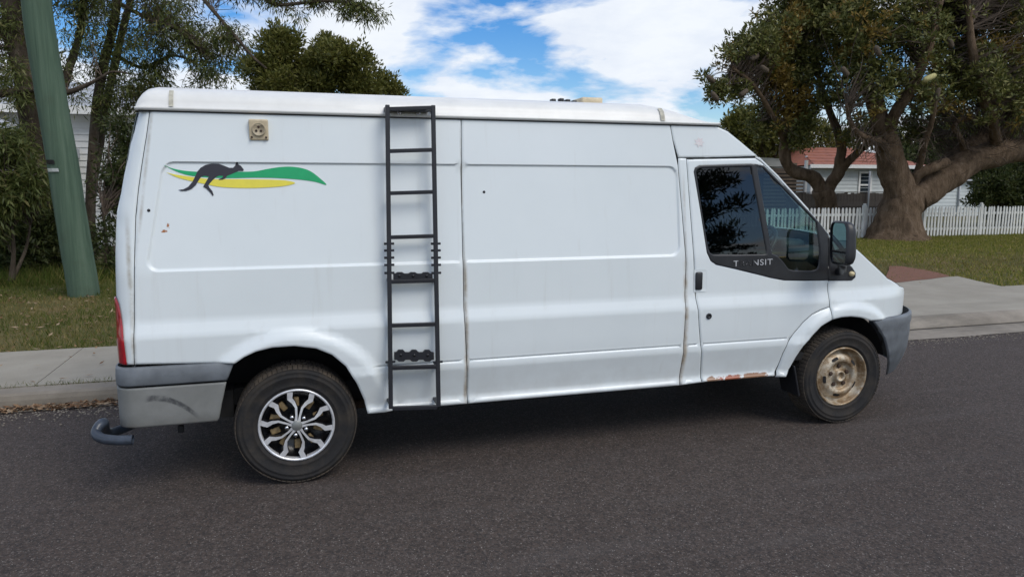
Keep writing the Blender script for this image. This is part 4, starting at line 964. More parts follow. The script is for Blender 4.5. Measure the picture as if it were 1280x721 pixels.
# ---- power inlet
pc = on_side(323.5, 162.5)
pi_ = MB().box(pc+Vector((0, -.008, 0)), (.100, .034, .112), Matrix.Rotation(math.radians(7), 3, 'X'), bev=.007).build('power_inlet', M['cream_plastic'], VAN)
sk = pc+Vector((0, -.024, .0)); MB().lathe([(.036, .004), (.036, -.006), (.032, -.009), (.029, -.004), (.0001, -.003)], sk, n=32).build('socket', mat('dark_cream_socket', (.38, .32, .22), .5, var=.2, scale=30), pi_, True)
for a in (0, 120, 240):
    MB().lathe([(.0065, .002), (.0065, -.0065), (.0001, -.007)], sk+Vector((.014*math.cos(math.radians(a+90)), -.0, .014*math.sin(math.radians(a+90)))), n=10).build('pin', M['rust_dark'], pi_)
for sx, sz in ((-1, -1), (1, -1), (-1, 1), (1, 1)):
    MB().lathe([(.006, .004), (.006, -.003), (.0001, -.003)], pc+Vector((sx*.037, -.0245-sz*(-.005), sz*.042)), n=10).build('screw', M['rust_dark'], pi_)
# two small plugged holes in the side
for px, py in ((605, 240), (186, 263)):
    p = on_side(px, py); MB().lathe([(.008, .004), (.008, -.003), (.0001, -.004)], p, n=12).build('plug', M['black_plastic'], VAN, True)

# ================================================================== TREES
def limb_mesh(mb, path, r0, r1, n=10, k=6, jit=.12, wob=3.0, flare=None):
    P = smooth_path(path, k); N_ = len(P); r = [r0+(r1-r0)*(i/(N_-1))**.8 for i in range(N_)]
    if flare:
        for i in range(N_): r[i] *= 1+flare*math.exp(-i/(N_*.16))
    return mb.tube(P, r, n, True, jit, wob), P
def rosettes(C, per, spread, ln, wd, up=.6, droop=0.0):
    """leaf arrays: per leaves round each clump centre"""
    n = len(C)*per; c = np.repeat(C, per, 0); off = rng.normal(0, 1, (n, 3)); off = unit(off)*(rng.uniform(0, 1, (n, 1))**.6)*spread
    D = unit(unit(off)+np.stack([rng.normal(0, .5, n), rng.normal(0, .5, n), rng.normal(up, .4, n)], 1)-np.array([0, 0, droop])*rng.uniform(.4, 1.4, (n, 1)))
    U = unit(np.cross(D, rng.normal(0, 1, (n, 3)))); return leaf_quads(c+off, D, U, rng.uniform(.6, 1.15, n)*ln, rng.uniform(.6, 1.2, n)*wd)
def blob_points(blobs, total):
    """blobs: (px, py, r_px, Y, weight[, squash]) -> clump centres, denser towards the shell"""
    w = np.array([b[2]**2*b[4] for b in blobs], float); w /= w.sum(); C = []
    for b, k in zip(blobs, w):
        n = max(1, int(total*k)); c = on_y(b[0], b[1], b[3]); r = b[2]*mpp(b[0], b[1], b[3]); sq = b[5] if len(b) > 5 else (1, 1, 1)
        d = unit(rng.normal(0, 1, (n, 3)))*(rng.uniform(0, 1, (n, 1))**.45)*r*np.array(sq); C.append(c+d)
    C = np.concatenate(C)
    keep = np.array([noise.noise(Vector(p)*0.9) + .5*noise.noise(Vector(p)*2.3) for p in C]) > -.16      # open gaps through the crown
    return C[keep]
def twigs(C, nodes, r, frac, m, name, parent, sag=.15):
    """thin tapering twigs from the nearest limb point to clump centres"""
    nodes = np.array([list(p) for p in nodes]); idx = rng.permutation(len(C))[:int(len(C)*frac)]; V = []
    for i in idx:
        c = C[i]; d = np.linalg.norm(nodes-c, axis=1); a = nodes[rng.choice(np.argsort(d)[:6])]; mid = (a+c)/2 + rng.normal(0, .09, 3)*np.linalg.norm(c-a) + np.array([0, 0, sag*np.linalg.norm(c-a)*rng.uniform(-.6, .8)])
        q = [a, (a+mid)/2+rng.normal(0, .03, 3), mid, (mid+c)/2+rng.normal(0, .03, 3), c]; rr = [r, r*.8, r*.6, r*.45, r*.2]
        t = unit(np.diff(np.array(q), axis=0)); 
        for j in range(4):
            u = np.cross(t[j], [.3, .5, .8]); u /= np.linalg.norm(u)+1e-9; w = np.cross(t[j], u)
            for k in range(3):
                a0, a1 = 2*math.pi*k/3, 2*math.pi*(k+1)/3; e0 = u*math.cos(a0)+w*math.sin(a0); e1 = u*math.cos(a1)+w*math.sin(a1)
                V += [q[j]+e0*rr[j], q[j]+e1*rr[j], q[j+1]+e1*rr[j+1], q[j+1]+e0*rr[j+1]]
    return tag(link(name, fast_mesh(name, np.array(V), 4), m, parent), kind='stuff')
def tree(name, label, cat, base, limbs, blobs, clumps, per, spread, ln, wd, leaf, barkm, group=None, up=.6, droop=0.0, twig_r=.012, frac=.5, second=None, jit=.12, wob=3.0, n=12, flare=None):
    T = empty(name, base, label=label, cat=cat, group=group); tr = MB(); nodes = []
    for i, lb in enumerate(limbs):
        path, r0, r1 = lb[:3]; nn = lb[3] if len(lb) > 3 else n
        _, P = limb_mesh(tr, path, r0, r1, nn, 8 if r0 > .15 else 6, jit, wob, flare if i == 0 else None); nodes += P[len(P)//3:]
    tr.build('trunk', barkm, T, True)
    C = blob_points(blobs, clumps)
    tw = twigs(C, nodes, twig_r, frac, M['twig'], 'twigs', T)
    if second:
        k = np.array([noise.noise(Vector(p)*.8+Vector((9, 2, 4))) for p in C]) + rng.normal(0, .12, len(C)) > second[1]
        Vb = rosettes(C[k], per, spread, ln, wd, up, droop)
        if len(Vb): tag(link('new_growth', fast_mesh('new_growth', Vb, 4), second[0], T), kind='stuff')
        C = C[~k]
    tag(link('crown', fast_mesh('crown', rosettes(C, per, spread, ln, wd, up, droop), 4), leaf, T), kind='stuff'); return T
def pts(Y, *pp):
    """pixels on the plane at depth Y (a third value nudges that one point in depth)"""
    return [on_y(p[0], p[1], Y+(p[2] if len(p) > 2 else 0)) for p in pp]

# ---- old banksia with the massive leaning trunk, in front of the picket fence
YA = 14.1; mA = mpp(1122, 290, YA)
limbsA = [
    (pts(YA, (1120, 300), (1121, 285), (1124, 268), (1130, 250), (1136, 236)), 30*mA, 22*mA, 32),
    (pts(YA, (1128, 258), (1123, 235), (1116, 212), (1112, 190), (1108, 172), (1100, 150), (1092, 120)), 22*mA, 9*mA, 24),
    (pts(YA, (1140, 250), (1165, 233), (1190, 216), (1216, 200), (1245, 191), (1290, 185), (1340, 160)), 21*mA, 14*mA, 24),
    (pts(YA, (1150, 240), (1180, 212, .5), (1205, 190, .9), (1235, 168, 1.3), (1275, 150, 1.6), (1320, 110, 2)), 16*mA, 9*mA, 20),
    (pts(YA, (1138, 236), (1147, 219, -.3), (1165, 210, -.5), (1184, 203, -.5)), 7*mA, 6*mA, 14),
    (pts(YA, (1141, 232), (1150, 205, -.4), (1156, 180, -.7), (1165, 150, -1), (1172, 110, -1.2)), 5*mA, 2.5*mA, 10),
    (pts(YA, (1112, 190), (1098, 178, -.3), (1085, 174, -.6), (1072, 166, -.6), (1062, 150, -.6), (1058, 130, -.6)), 7*mA, 1.5*mA, 12),
    (pts(YA, (1108, 172), (1120, 140, -.5), (1140, 110, -.8), (1160, 60, -1), (1175, 0, -1)), 9*mA, 4*mA, 12),
    (pts(YA, (1245, 191), (1240, 150, -.6), (1225, 110, -1), (1215, 60, -1.3), (1210, 0, -1.2)), 8*mA, 3.5*mA, 12),
    (pts(YA, (1100, 150), (1085, 120, .5), (1070, 80, .8), (1060, 30, 1)), 7*mA, 3*mA, 10),
    (pts(YA, (1205, 190), (1200, 172, -.3), (1192, 160, -.6), (1200, 150, -.8), (1215, 148, -.9)), 4*mA, 2*mA, 8)]
blobsA = [(1190, 40, 80, YA, 1), (1110, 50, 70, YA-.3, 1), (1260, 50, 80, YA-.4, 1), (1150, 105, 45, YA-.8, .8), (1210, 110, 50, YA-.9, .8), (1265, 115, 45, YA-1, .8), (1080, 110, 45, YA-.4, .8),
          (1150, -40, 90, YA+.4, .8), (1240, -50, 90, YA+.4, .8), (1320, 40, 80, YA, .8), (1330, 120, 60, YA-.5, .6), (1060, 40, 45, YA-.2, .7), (1100, 150, 30, YA-.3, .35), (1240, 140, 45, YA+1.6, .6), (1180, 145, 40, YA+1.6, .5), (1090, 165, 26, YA+.8, .5), (1065, 165, 24, YA+.8, .5), (1140, 150, 36, YA+1.5, .6), (1130, 175, 20, YA+1.5, .4), (1215, 165, 24, YA+1.8, .5), (1265, 160, 24, YA+1.8, .5)]
tA = tree('banksia_tree', 'huge old banksia with thick leaning trunk standing before the picket fence', 'tree', tuple(on_z(1120, 298, VZ)), limbsA, blobsA, 6200, 18, .13, .17, .030, M['leaf_banksia'], M['bark_banksia'], 'banksia trees by the picket fence', .5, .1, .022, .45, (M['leaf_ochre'], .37), jit=.2, wob=1.5, flare=.38)
# bare dead twigs under the crown and the flower spikes
Cd = np.concatenate([on_y(px, py, YA-.3+rng.uniform(-1, 1)) [None] for px, py in zip(rng.uniform(1060, 1290, 800), rng.uniform(90, 210, 800))])
nodA = np.concatenate([np.array(smooth_path(l[0], 5)) for l in limbsA[1:]]); twigs(Cd, nodA, .014, 1, M['twig'], 'dead_twigs', tA, .3)
def spike(T, p, ax, m, r=.045, h=.2):
    q = [Vector(p)+Vector(ax).normalized()*h*t for t in (0, .12, .4, .8, .95, 1)]; MB().tube(q, [r*.6, r, r*1.05, r, r*.7, r*.2], 12, jit=.2, wob=40).build('flower_spike', m, T, True)
M['spike'] = mat('banksia_flower', (.40, .36, .16), .9, var=.3, scale=40, bump=.5, bscale=120); M['cone'] = mat('old_banksia_cone', (.085, .065, .045), .95, var=.4, scale=30, bump=.6, bscale=80)
spike(tA, on_y(1155, 101, YA-1.9), (.8, 0, .35), M['spike'], .075, .42)
for px, py in ((1170, 123), (1100, 70), (1230, 90), (1060, 95), (1190, 60)): spike(tA, on_y(px, py, YA-1.6), (rng.normal(), 0, 1), M['cone'], .07, .3)

# ---- second banksia behind the fence
YB = 16.3; mB = mpp(1032, 260, YB)
limbsB = [
    (pts(YB, (1036, 305), (1035, 285), (1035, 262), (1031, 247), (1027, 236)), 13*mB, 13*mB, 20),
    (pts(YB, (1029, 244), (1022, 228), (1012, 220), (1000, 217), (990, 213), (983, 203), (981, 188), (984, 172), (990, 158), (1000, 148)), 9*mB, 5.5*mB, 16),
    (pts(YB, (1031, 242), (1040, 228, -.2), (1048, 215, -.4), (1050, 200, -.5), (1052, 185, -.5), (1046, 160, -.5)), 9*mB, 5*mB, 16),
    (pts(YB, (1049, 214, -.4), (1062, 200, -.7), (1075, 188, -.9), (1090, 176, -1.1)), 6*mB, 4*mB, 12),
    (pts(YB, (983, 190), (975, 165, -.4), (960, 135, -.8), (940, 105, -1.1), (915, 85, -1.4)), 4*mB, 2*mB, 10),
    (pts(YB, (990, 158), (985, 120, -.3), (990, 80, -.3), (995, 30, 0), (1000, -30, 0)), 5*mB, 2*mB, 10),
    (pts(YB, (1046, 160), (1030, 120, .3), (1020, 70, .4), (1030, 0, .4)), 5*mB, 2*mB, 10)]
blobsB = [(905, 88, 30, YB-1.2, .9), (897, 118, 14, YB-1.2, .9), (938, 70, 38, YB-1, .95), (930, 112, 24, YB-1.1, .8), (975, 60, 48, YB-.6, .95), (1015, 60, 50, YB-.4, 1), (975, 110, 38, YB-.5, .8), (1015, 115, 40, YB-.4, .8), (960, 150, 26, YB-.4, .8), (1000, 160, 30, YB-.6, .7), (1040, 140, 34, YB-.8, .6), (1075, 155, 26, YB-1, .5),
          (990, 10, 45, YB-.2, .9), (1040, 0, 50, YB, .9), (1010, -50, 60, YB, .7), (955, 25, 26, YB-.3, .5), (1090, -20, 55, YB, .7)]
tB = tree('banksia_tree', 'smaller forked banksia growing behind the picket fence beside the slatted carport', 'tree', tuple(on_y(1036, 302, YB)), limbsB, blobsB, 4000, 18, .13, .17, .030, M['leaf_banksia'], M['bark_banksia'], 'banksia trees by the picket fence', .5, .1, .02, .45, (M['leaf_ochre'], .35), jit=.18, wob=2.0)
for px, py in ((897, 126), (893, 103), (938, 75), (960, 90), (925, 120)): spike(tB, on_y(px, py, YB-1.7), (rng.normal(), 0, 1), M['cone'], .075, .3)

# ---- evergreen tree and hedge in the back gardens
def bush(name, label, cat, base, blobs, clumps, per, spread, ln, wd, leaf, limbs, group=None, up=.5, **kw): return tree(name, label, cat, base, limbs, blobs, clumps, per, spread, ln, wd, leaf, M['bark_gum'], group, up, **kw)
YD = 26
bush('garden_tree', 'dense dark tree rising behind the carport roof', 'tree', tuple(on_y(960, 262, 27)), [(945, 168, 36, 27, 1), (985, 178, 30, 27, 1), (925, 160, 22, 27, 1), (1015, 170, 26, 28, .9), (1060, 180, 26, 28, .8)], 700, 26, .35, .26, .05, M['leaf_far'], [(pts(27, (960, 262), (958, 220), (955, 190)), .16, .06, 10)])
bush('garden_tree', 'dark spreading tree behind the gabled cottage beyond the leaning trunk', 'tree', tuple(on_y(1215, 262, 30.5)), [(1150, 190, 30, 30.5, 1), (1190, 175, 36, 30.5, 1), (1230, 180, 34, 30.5, 1), (1270, 170, 36, 30.5, 1), (1165, 215, 20, 30.5, .9), (1210, 205, 24, 30.5, .9), (1120, 200, 20, 30.5, .8), (1250, 205, 26, 30.5, .8)], 1500, 26, .4, .3, .055, M['leaf_shrub'], [(pts(30.5, (1215, 262), (1213, 225), (1210, 190)), .2, .08, 10)])
YH = 19
bush('hedge_shrub', 'dark leafy shrub behind the white pickets beside the far gabled house', 'shrub', tuple(on_y(1262, 282, YH)), [(1245, 232, 26, YH, 1), (1275, 225, 34, YH, 1), (1300, 235, 32, YH, 1), (1222, 246, 14, YH, .8), (1258, 262, 24, YH, .8), (1290, 262, 26, YH, .8), (1270, 200, 26, YH+1, .8), (1232, 208, 18, YH+.5, .5)], 1500, 24, .22, .16, .04, M['leaf_shrub'], [(pts(YH, (1262, 284), (1262, 250), (1265, 225)), .10, .04, 8)])
YE = 27
bush('evergreen_tree', 'rounded dark evergreen tree showing above the rear of the van roof', 'tree', tuple(on_y(420, 250, YE)), [(340, 70, 26, YE, 1), (357, 48, 20, YE, 1), (322, 90, 22, YE, 1), (350, 105, 32, YE, 1), (408, 56, 13, YE, 1), (415, 82, 30, YE-1, 1), (438, 78, 26, YE-1, 1), (400, 105, 36, YE, 1), (455, 105, 30, YE-.6, 1), (483, 112, 18, YE, 1), (496, 120, 10, YE, 1), (380, 90, 26, YE, .9), (440, 135, 40, YE, .6), (370, 140, 40, YE, .6)], 2600, 30, .27, .20, .035, M['leaf_far'], [(pts(YE, (420, 250), (418, 180), (415, 110), (410, 70)), .25, .06, 10), (pts(YE, (418, 170), (380, 120), (350, 70)), .12, .04, 8), (pts(YE, (418, 170), (450, 130), (470, 105)), .12, .04, 8)], frac=.15)

# ---- gum trees on the left
YG = 11.5; mG = mpp(120, 150, YG)
limbs1 = [(pts(YG, (58, 335), (52, 270), (44, 190), (34, 110), (20, 40), (8, -40), (0, -120)), 17*mG, 10*mG, 16),
          (pts(YG, (44, 200), (70, 140, .4), (85, 90, .6), (100, 40, .6), (108, -30, .6)), 7*mG, 4*mG, 10),
          (pts(YG, (0, 118, -.5), (40, 112, -.5), (80, 116, -.6), (105, 108, -.7), (125, 98, -.8), (140, 90, -.9), (160, 92, -.9)), 5*mG, .8*mG, 8),
          (pts(YG, (20, 60), (-10, 20), (-40, -20)), 6*mG, 3*mG, 8), (pts(YG, (70, 225, -.8), (40, 210, -.9), (0, 206, -1), (-40, 200, -1)), 4*mG, 3*mG, 8)]
blobs1 = [(20, 30, 50, YG, .7), (60, 70, 40, YG, .7), (15, 100, 36, YG-.5, .7), (90, 25, 45, YG, .7), (-20, 70, 50, YG, .7), (40, -40, 70, YG, .8), (-40, 0, 70, YG, .7), (110, -50, 60, YG, .7), (15, 165, 28, YG-.6, .5), (85, 115, 25, YG, .5)]
tree('gum_tree', 'gum tree with pale thick trunk leaning just behind the green pole', 'tree', tuple(pts(YG, (58, 335))[0]), limbs1, blobs1, 1500, 20, .20, .13, .011, M['leaf_gum'], M['bark_gum'], 'gum trees on the verge', -.2, .7, .010, .6)
YG2 = 12.6; mG = mpp(120, 150, YG2)
limbs2 = [(pts(YG2, (112, 330), (113, 260), (116, 190), (121, 130), (130, 80), (142, 30), (150, -30), (160, -100)), 6.5*mG, 5*mG, 12),
          (pts(YG2, (113, 250), (124, 180, .3), (135, 120, .4), (146, 70, .5), (158, 20, .5), (180, -60, .5)), 6*mG, 4*mG, 12),
          (pts(YG2, (150, 5), (170, 16, -.5), (195, 27, -.9), (225, 38, -1.2), (250, 60, -1.4)), 3*mG, 1.4*mG, 8),
          (pts(YG2, (180, -60), (225, -40, -.8), (255, 0, -1.3), (285, 35, -1.6), (315, 70, -1.8), (333, 86, -1.9)), 3.4*mG, 1.2*mG, 8),
          (pts(YG2, (146, 70), (180, 85, .2), (215, 70, .2), (245, 78, .2)), 2.6*mG, 1.2*mG, 8),
          (pts(YG2, (180, -60), (260, -40, -1), (320, -8, -1.6), (345, 6, -1.8), (380, 4, -2), (420, 2, -2.1), (465, 16, -2.2)), 3.5*mG, 1.2*mG, 8),
          (pts(YG2, (130, 120), (150, 150, -.3), (165, 160, -.5), (178, 150, -.5)), 2*mG, 1*mG, 8)]
blobs2 = [(195, 60, 42, YG2-.6, .75), (225, 95, 38, YG2-.5, .85), (180, 105, 36, YG2-.3, .8), (240, 50, 38, YG2-1, .7), (270, 70, 34, YG2-1.2, .5), (285, 45, 26, YG2-1.5, .5), (250, 10, 34, YG2-1, .55), (205, 15, 38, YG2-.6, .5), (160, 70, 34, YG2-.2, .5), (150, 130, 30, YG2-.3, .7), (260, 108, 26, YG2-.8, .7), (130, 20, 30, YG2, .6), (200, -40, 60, YG2, .7), (290, -30, 40, YG2-1, .5),
          (350, -8, 24, YG2-1.8, .8), (400, 2, 19, YG2-2, 1.1), (432, 6, 15, YG2-2.1, 1.2), (458, 12, 13, YG2-2.2, 1.3), (447, 22, 10, YG2-2.2, 1.2), (370, 14, 12, YG2-2, .8), (476, 18, 6, YG2-2.2, 1.3), (410, -35, 40, YG2-2, .7), (340, -50, 50, YG2-1.5, .6), (120, 75, 28, YG2, .5)]
tree('gum_tree', 'twin stemmed gum tree reaching a leafy branch out over the van', 'tree', tuple(pts(YG2, (112, 330))[0]), limbs2, blobs2, 2500, 20, .19, .13, .011, M['leaf_gum'], M['bark_gum'], 'gum trees on the verge', -.2, .7, .008, .6)
# shrubs under them
def shrub(label, base, blobs, clumps, leaf=M['leaf_shrub'], ln=.14, wd=.017, per=22, droop=.3):
    Y = base[2]; return tree('shrub', label, 'shrub', tuple(on_y(base[0], base[1], Y)), [(pts(Y, (base[0], base[1]), (base[0]+3, base[1]-40), (base[0]-2, base[1]-90)), .05, .02, 8), (pts(Y, (base[0], base[1]), (base[0]+18, base[1]-40, .2), (base[0]+25, base[1]-80, .3)), .04, .015, 8)],
                blobs, clumps, per, .2, ln, wd, leaf, M['bark_gum'], 'shrubs under the gum trees', .1, droop, .012, .5)
shrub('dark twiggy shrub filling the shade between pole and van', (130, 348, 10.5), [(130, 240, 28, 10.6, 1), (150, 290, 30, 10.6, 1), (120, 310, 24, 10.6, .9), (150, 210, 26, 10.8, 1), (145, 170, 28, 11, 1), (118, 270, 20, 10.7, .8), (165, 250, 28, 10.8, 1), (185, 200, 30, 11, .6), (155, 330, 20, 10.4, .8)], 900)
shrub('drooping bright leafed shrub left of the green pole', (14, 352, 9.6), [(15, 215, 30, 9.6, 1), (5, 245, 26, 9.5, 1), (35, 235, 18, 9.6, .9), (-15, 220, 36, 9.6, 1), (10, 185, 24, 9.8, .7), (-20, 270, 30, 9.6, .6)], 520, M['leaf_gum'], .17, .017, 24, .9)
shrub('low dark undergrowth shrub beneath the leaning gum trunk', (35, 345, 11.2), [(30, 290, 32, 11.2, .8), (0, 300, 34, 11.2, .8), (60, 310, 26, 11.2, .8), (75, 280, 24, 11.3, .6), (-30, 300, 36, 11.2, .7), (20, 325, 26, 10.9, .8), (70, 250, 24, 11.6, .5), (30, 255, 30, 11.8, .6)], 800)
blades('grass', 26000, (-9, 0), (9.2, 12), (.10, .30), .010, M['grass'], lambda x, y: nv(x, y, .9, 12) > rng.uniform(-.6, .5, len(x)), 'long dark grass growing under the shrubs')

# ---- tall pine across the street (seen mirrored in the door glass)
def pine(x, y, H, label):
    T = empty('pine_tree', (x, y, 0), label=label, cat='tree'); MB().tube([(x, y, -.05), (x+.1, y, H*.5), (x, y, H)], [.32, .2, .03], 12, jit=.1, wob=3).build('trunk', M['bark_gum'], T, True)
    br = MB(); V = []
    for k in range(int(H/.75)):
        z = 2.0+k*.75; R0 = (H-z)*.30+.35
        if z > H-.3: break
        for j in range(6):
            a = 2*math.pi*j/6+k*.55+rng.normal(0, .1); R1 = R0*rng.uniform(.8, 1.1); e = np.array([x+R1*math.cos(a), y+R1*math.sin(a), z+R1*.12]); m_ = np.array([x+.5*R1*math.cos(a), y+.5*R1*math.sin(a), z-.02*R1])
            br.tube([(x, y, z), m_, e], [.05, .035, .012], 6)
            n = int(26*R1)+6; t = rng.uniform(.12, 1, (n, 1)); C = np.array([x, y, z])*(1-t)**2+2*m_*t*(1-t)+e*t*t+rng.normal(0, .10, (n, 3))*np.array([1, 1, .5])
            V.append(rosettes(C, 8, .16, .24, .03, .5))
    br.build('branches', M['bark_gum'], T, True); tag(link('crown', fast_mesh('crown', np.concatenate(V), 4), M['leaf_pine'], T), kind='stuff'); return T
pine(10.2, -13.6, 9.2, 'dark tiered pine tree across the street mirrored in the door window')

# ================================================================== POLE
lo = on_z(105.5, 367.5, VZ); YP = lo[1]; mP = mpp(105, 300, YP)
pp = [lo-np.array([.02, 0, .12])] + [on_y(px, py, YP) for px, py in ((105, 367), (98, 325), (91.5, 285), (84, 240), (77, 195), (69, 150), (61.5, 105), (54.5, 65), (49, 30), (45.5, 0), (40, -60), (33, -150), (26, -260))]
pole = empty('power_pole', tuple(lo), label='leaning green treated timber power pole on the grass behind the van', cat='pole')
MB().tube(smooth_path(pp, 5), np.linspace(18.2*mP, 15.2*mP, 5*(len(pp)-1)+1), 28, jit=.025, wob=2.5).build('shaft', M['pole'], pole, True)
def plate(px, py, w, h, m, nm):
    c = on_y(px, py, YP); r = 17.4*mP; ax = on_y(76.5+ (py-195)*.155, py, YP); V = []; k = 8
    a0 = math.atan2(-1, (c[0]-ax[0])/r); th = math.asin(max(-.98, min(.98, (c[0]-ax[0])/r))); W2 = w*mP/r/2
    for i in range(k+1):
        a = th-W2+2*W2*i/k
        for z in (-h*mP/2, h*mP/2):
            for d in (.006, .012): V.append((ax[0]+(r+d)*math.sin(a)+(z*-.17), ax[1]-(r+d)*math.cos(a), c[2]+z))
    F = [(4*i+1, 4*i+3, 4*i+7, 4*i+5) for i in range(k)] + [(4*i, 4*i+1, 4*i+5, 4*i+4) for i in range(k)] + [(4*i+2, 4*i+6, 4*i+7, 4*i+3) for i in range(k)] + [(0, 2, 3, 1), (4*k, 4*k+1, 4*k+3, 4*k+2)]
    return obj(nm, V, F, m, pole)
plate(67.5, 203, 11, 5, M['gloss_black'], 'identity_plate'); plate(71, 213, 14, 4, mat('pole_tag_metal', (.5, .52, .5), .4, .5, var=.2), 'metal_tag')

# ================================================================== FENCES AND HOUSES
YF = 14.75; f0 = on_y(1015, 300, YF)[0]-3.2; f1 = on_y(1290, 292, YF)[0]+2.5
pf = empty('picket_fence', ((f0+f1)/2, YF, VZ-.02), label='white painted timber picket fence along the front of the lawn', cat='fence')
zt_ = on_y(1200, 257.5, YF)[2]; HP = zt_-VZ
def one_mesh(name, V, F): return mesh(name, V, F)
w = .068; pm = mesh('picket', [(x, y, z) for y in (-.011, .011) for (x, z) in ((-w/2, 0), (w/2, 0), (w/2, HP-.05), (w*.2, HP), (-w*.2, HP), (-w/2, HP-.05))], [(0, 1, 2, 3, 4, 5), (11, 10, 9, 8, 7, 6)] + [(i, i+6, (i+1) % 6+6, (i+1) % 6) for i in range(6)])
pm.materials.append(M['picket'])
pitch = .130; posts = np.arange(f0+.4, f1, 2.36)
for i, x in enumerate(np.arange(f0, f1, pitch)):
    if np.min(np.abs(posts-x)) < .075: continue
    o = bpy.data.objects.new('picket', pm); COL.objects.link(o); o.parent = pf
    o.location = Vector((x+rng.normal(0, .003), YF, VZ-.02+rng.normal(0, .006)))-Vector(pf.location); o.rotation_euler = (rng.normal(0, .01), rng.normal(0, .014), 0)
for x in posts:
    MB().box((x, YF+.02, VZ+HP*.5+.02), (.11, .11, HP+.06), bev=.008).box((x, YF+.02, VZ+HP+.075), (.08, .08, .06), bev=.02).build('post', M['picket'], pf)
for z in (VZ+.22, VZ+HP-.24): MB().box(((f0+f1)/2, YF+.034, z), (f1-f0, .035, .075)).build('rail', M['picket'], pf)

# grey paling fence in front of the weatherboard house
YQ = 19.6; q0 = on_y(985, 240, YQ)[0]; q1 = on_y(1125, 240, YQ)[0]; zq1 = on_y(1060, 241.5, YQ)[2]
pl = empty('paling_fence', ((q0+q1)/2, YQ, VZ), label='weathered grey timber paling fence in front of the weatherboard house', cat='fence')
qm = mesh('paling', *(lambda m_: (m_.V, m_.F))(MB().box((0, 0, (zq1-VZ)/2), (.142, .018, zq1-VZ)))); qm.materials.append(M['timber_grey'])
for x in np.arange(q0, q1, .148):
    o = bpy.data.objects.new('paling', qm); COL.objects.link(o); o.parent = pl; o.location = Vector((x, YQ+rng.normal(0, .004), VZ+rng.normal(0, .012)))-Vector(pl.location)
MB().box(((q0+q1)/2, YQ-.03, on_y(1060, 257, YQ)[2]), (q1-q0, .05, .08)).build('rail', M['timber_grey'], pl)
MB().box(((q0+q1)/2, YQ+.01, zq1+.03), (q1-q0, .06, .03)).build('capping', M['timber_grey'], pl)
xq = on_y(1083, 250, YQ)[0]; MB().tube([(xq, YQ-.1, VZ-.05), (xq, YQ-.1, on_y(1083, 214, YQ)[2])], .035, 10).build('steel_post', M['roof_grey'], pl, True)

def boards(name, x0, x1, y, z0, z1, m, parent, pitch=.17, top=None):
    """lapped weatherboards: each course leans out at its lower edge; top(z) -> (xa, xb) clips a gable"""
    V = []; F = []
    for z in np.arange(z0, z1, pitch):
        a, b = (x0, x1) if top is None else top(z+pitch/2)
        if b-a < .05: continue
        k = len(V); zt = min(z+pitch, z1); V += [(a, y-.028, z), (b, y-.028, z), (b, y-.004, zt), (a, y-.004, zt), (a, y, z), (b, y, z)]; F += [(k, k+1, k+2, k+3), (k, k+4, k+5, k+1)]
    return tag(obj(name, V, F, m, parent), kind='stuff')
def window(parent, x0, x1, y, z0, z1, sash=True):
    w = MB(); t = .09
    w.box(((x0+x1)/2, y-.05, z1-t/2), (x1-x0, .06, t)).box(((x0+x1)/2, y-.055, z0+t/2), (x1-x0+.1, .08, t)).box((x0+t/2, y-.05, (z0+z1)/2), (t, .055, z1-z0-2*t)).box((x1-t/2, y-.05, (z0+z1)/2), (t, .055, z1-z0-2*t))
    if sash: w.box(((x0+x1)/2, y-.045, (z0+z1)/2), (x1-x0-2*t, .05, .06))
    f = w.build('window', M['trim_white'], parent); obj('pane', [(x0+t, y-.03, z0+t), (x1-t, y-.03, z0+t), (x1-t, y-.03, z1-t), (x0+t, y-.03, z1-t)], [(0, 1, 2, 3)], M['glass_house'], f)
# weatherboard house with terracotta roof
Y2 = 24.0
a = on_y(1012, 250, Y2); b = on_y(1118, 250, Y2); z_e = on_y(1060, 208, Y2)[2]
h2 = empty('weatherboard_house', ((a[0]+b[0])/2, Y2+3, VZ), label='pale blue weatherboard house with terracotta tiled roof behind the paling fence', cat='house')
MB().box(((a[0]+b[0])/2, Y2+3, (z_e+VZ)/2), (b[0]-a[0], 6, z_e-VZ)).build('wall', M['weatherboard'], h2); boards('cladding', a[0], b[0], Y2-.004, VZ, z_e-.02, M['weatherboard'], h2)
w0 = on_y(1073, 214.5, Y2); w1 = on_y(1090, 240, Y2); window(h2, w0[0], on_y(1089, 220, Y2)[0], Y2, w1[2]-.3, w0[2])
w0 = on_y(1013, 228, Y2); window(h2, on_y(1010, 228, Y2)[0]+.1, on_y(1030, 228, Y2)[0], Y2, w1[2]-.4, on_y(1020, 222, Y2)[2])
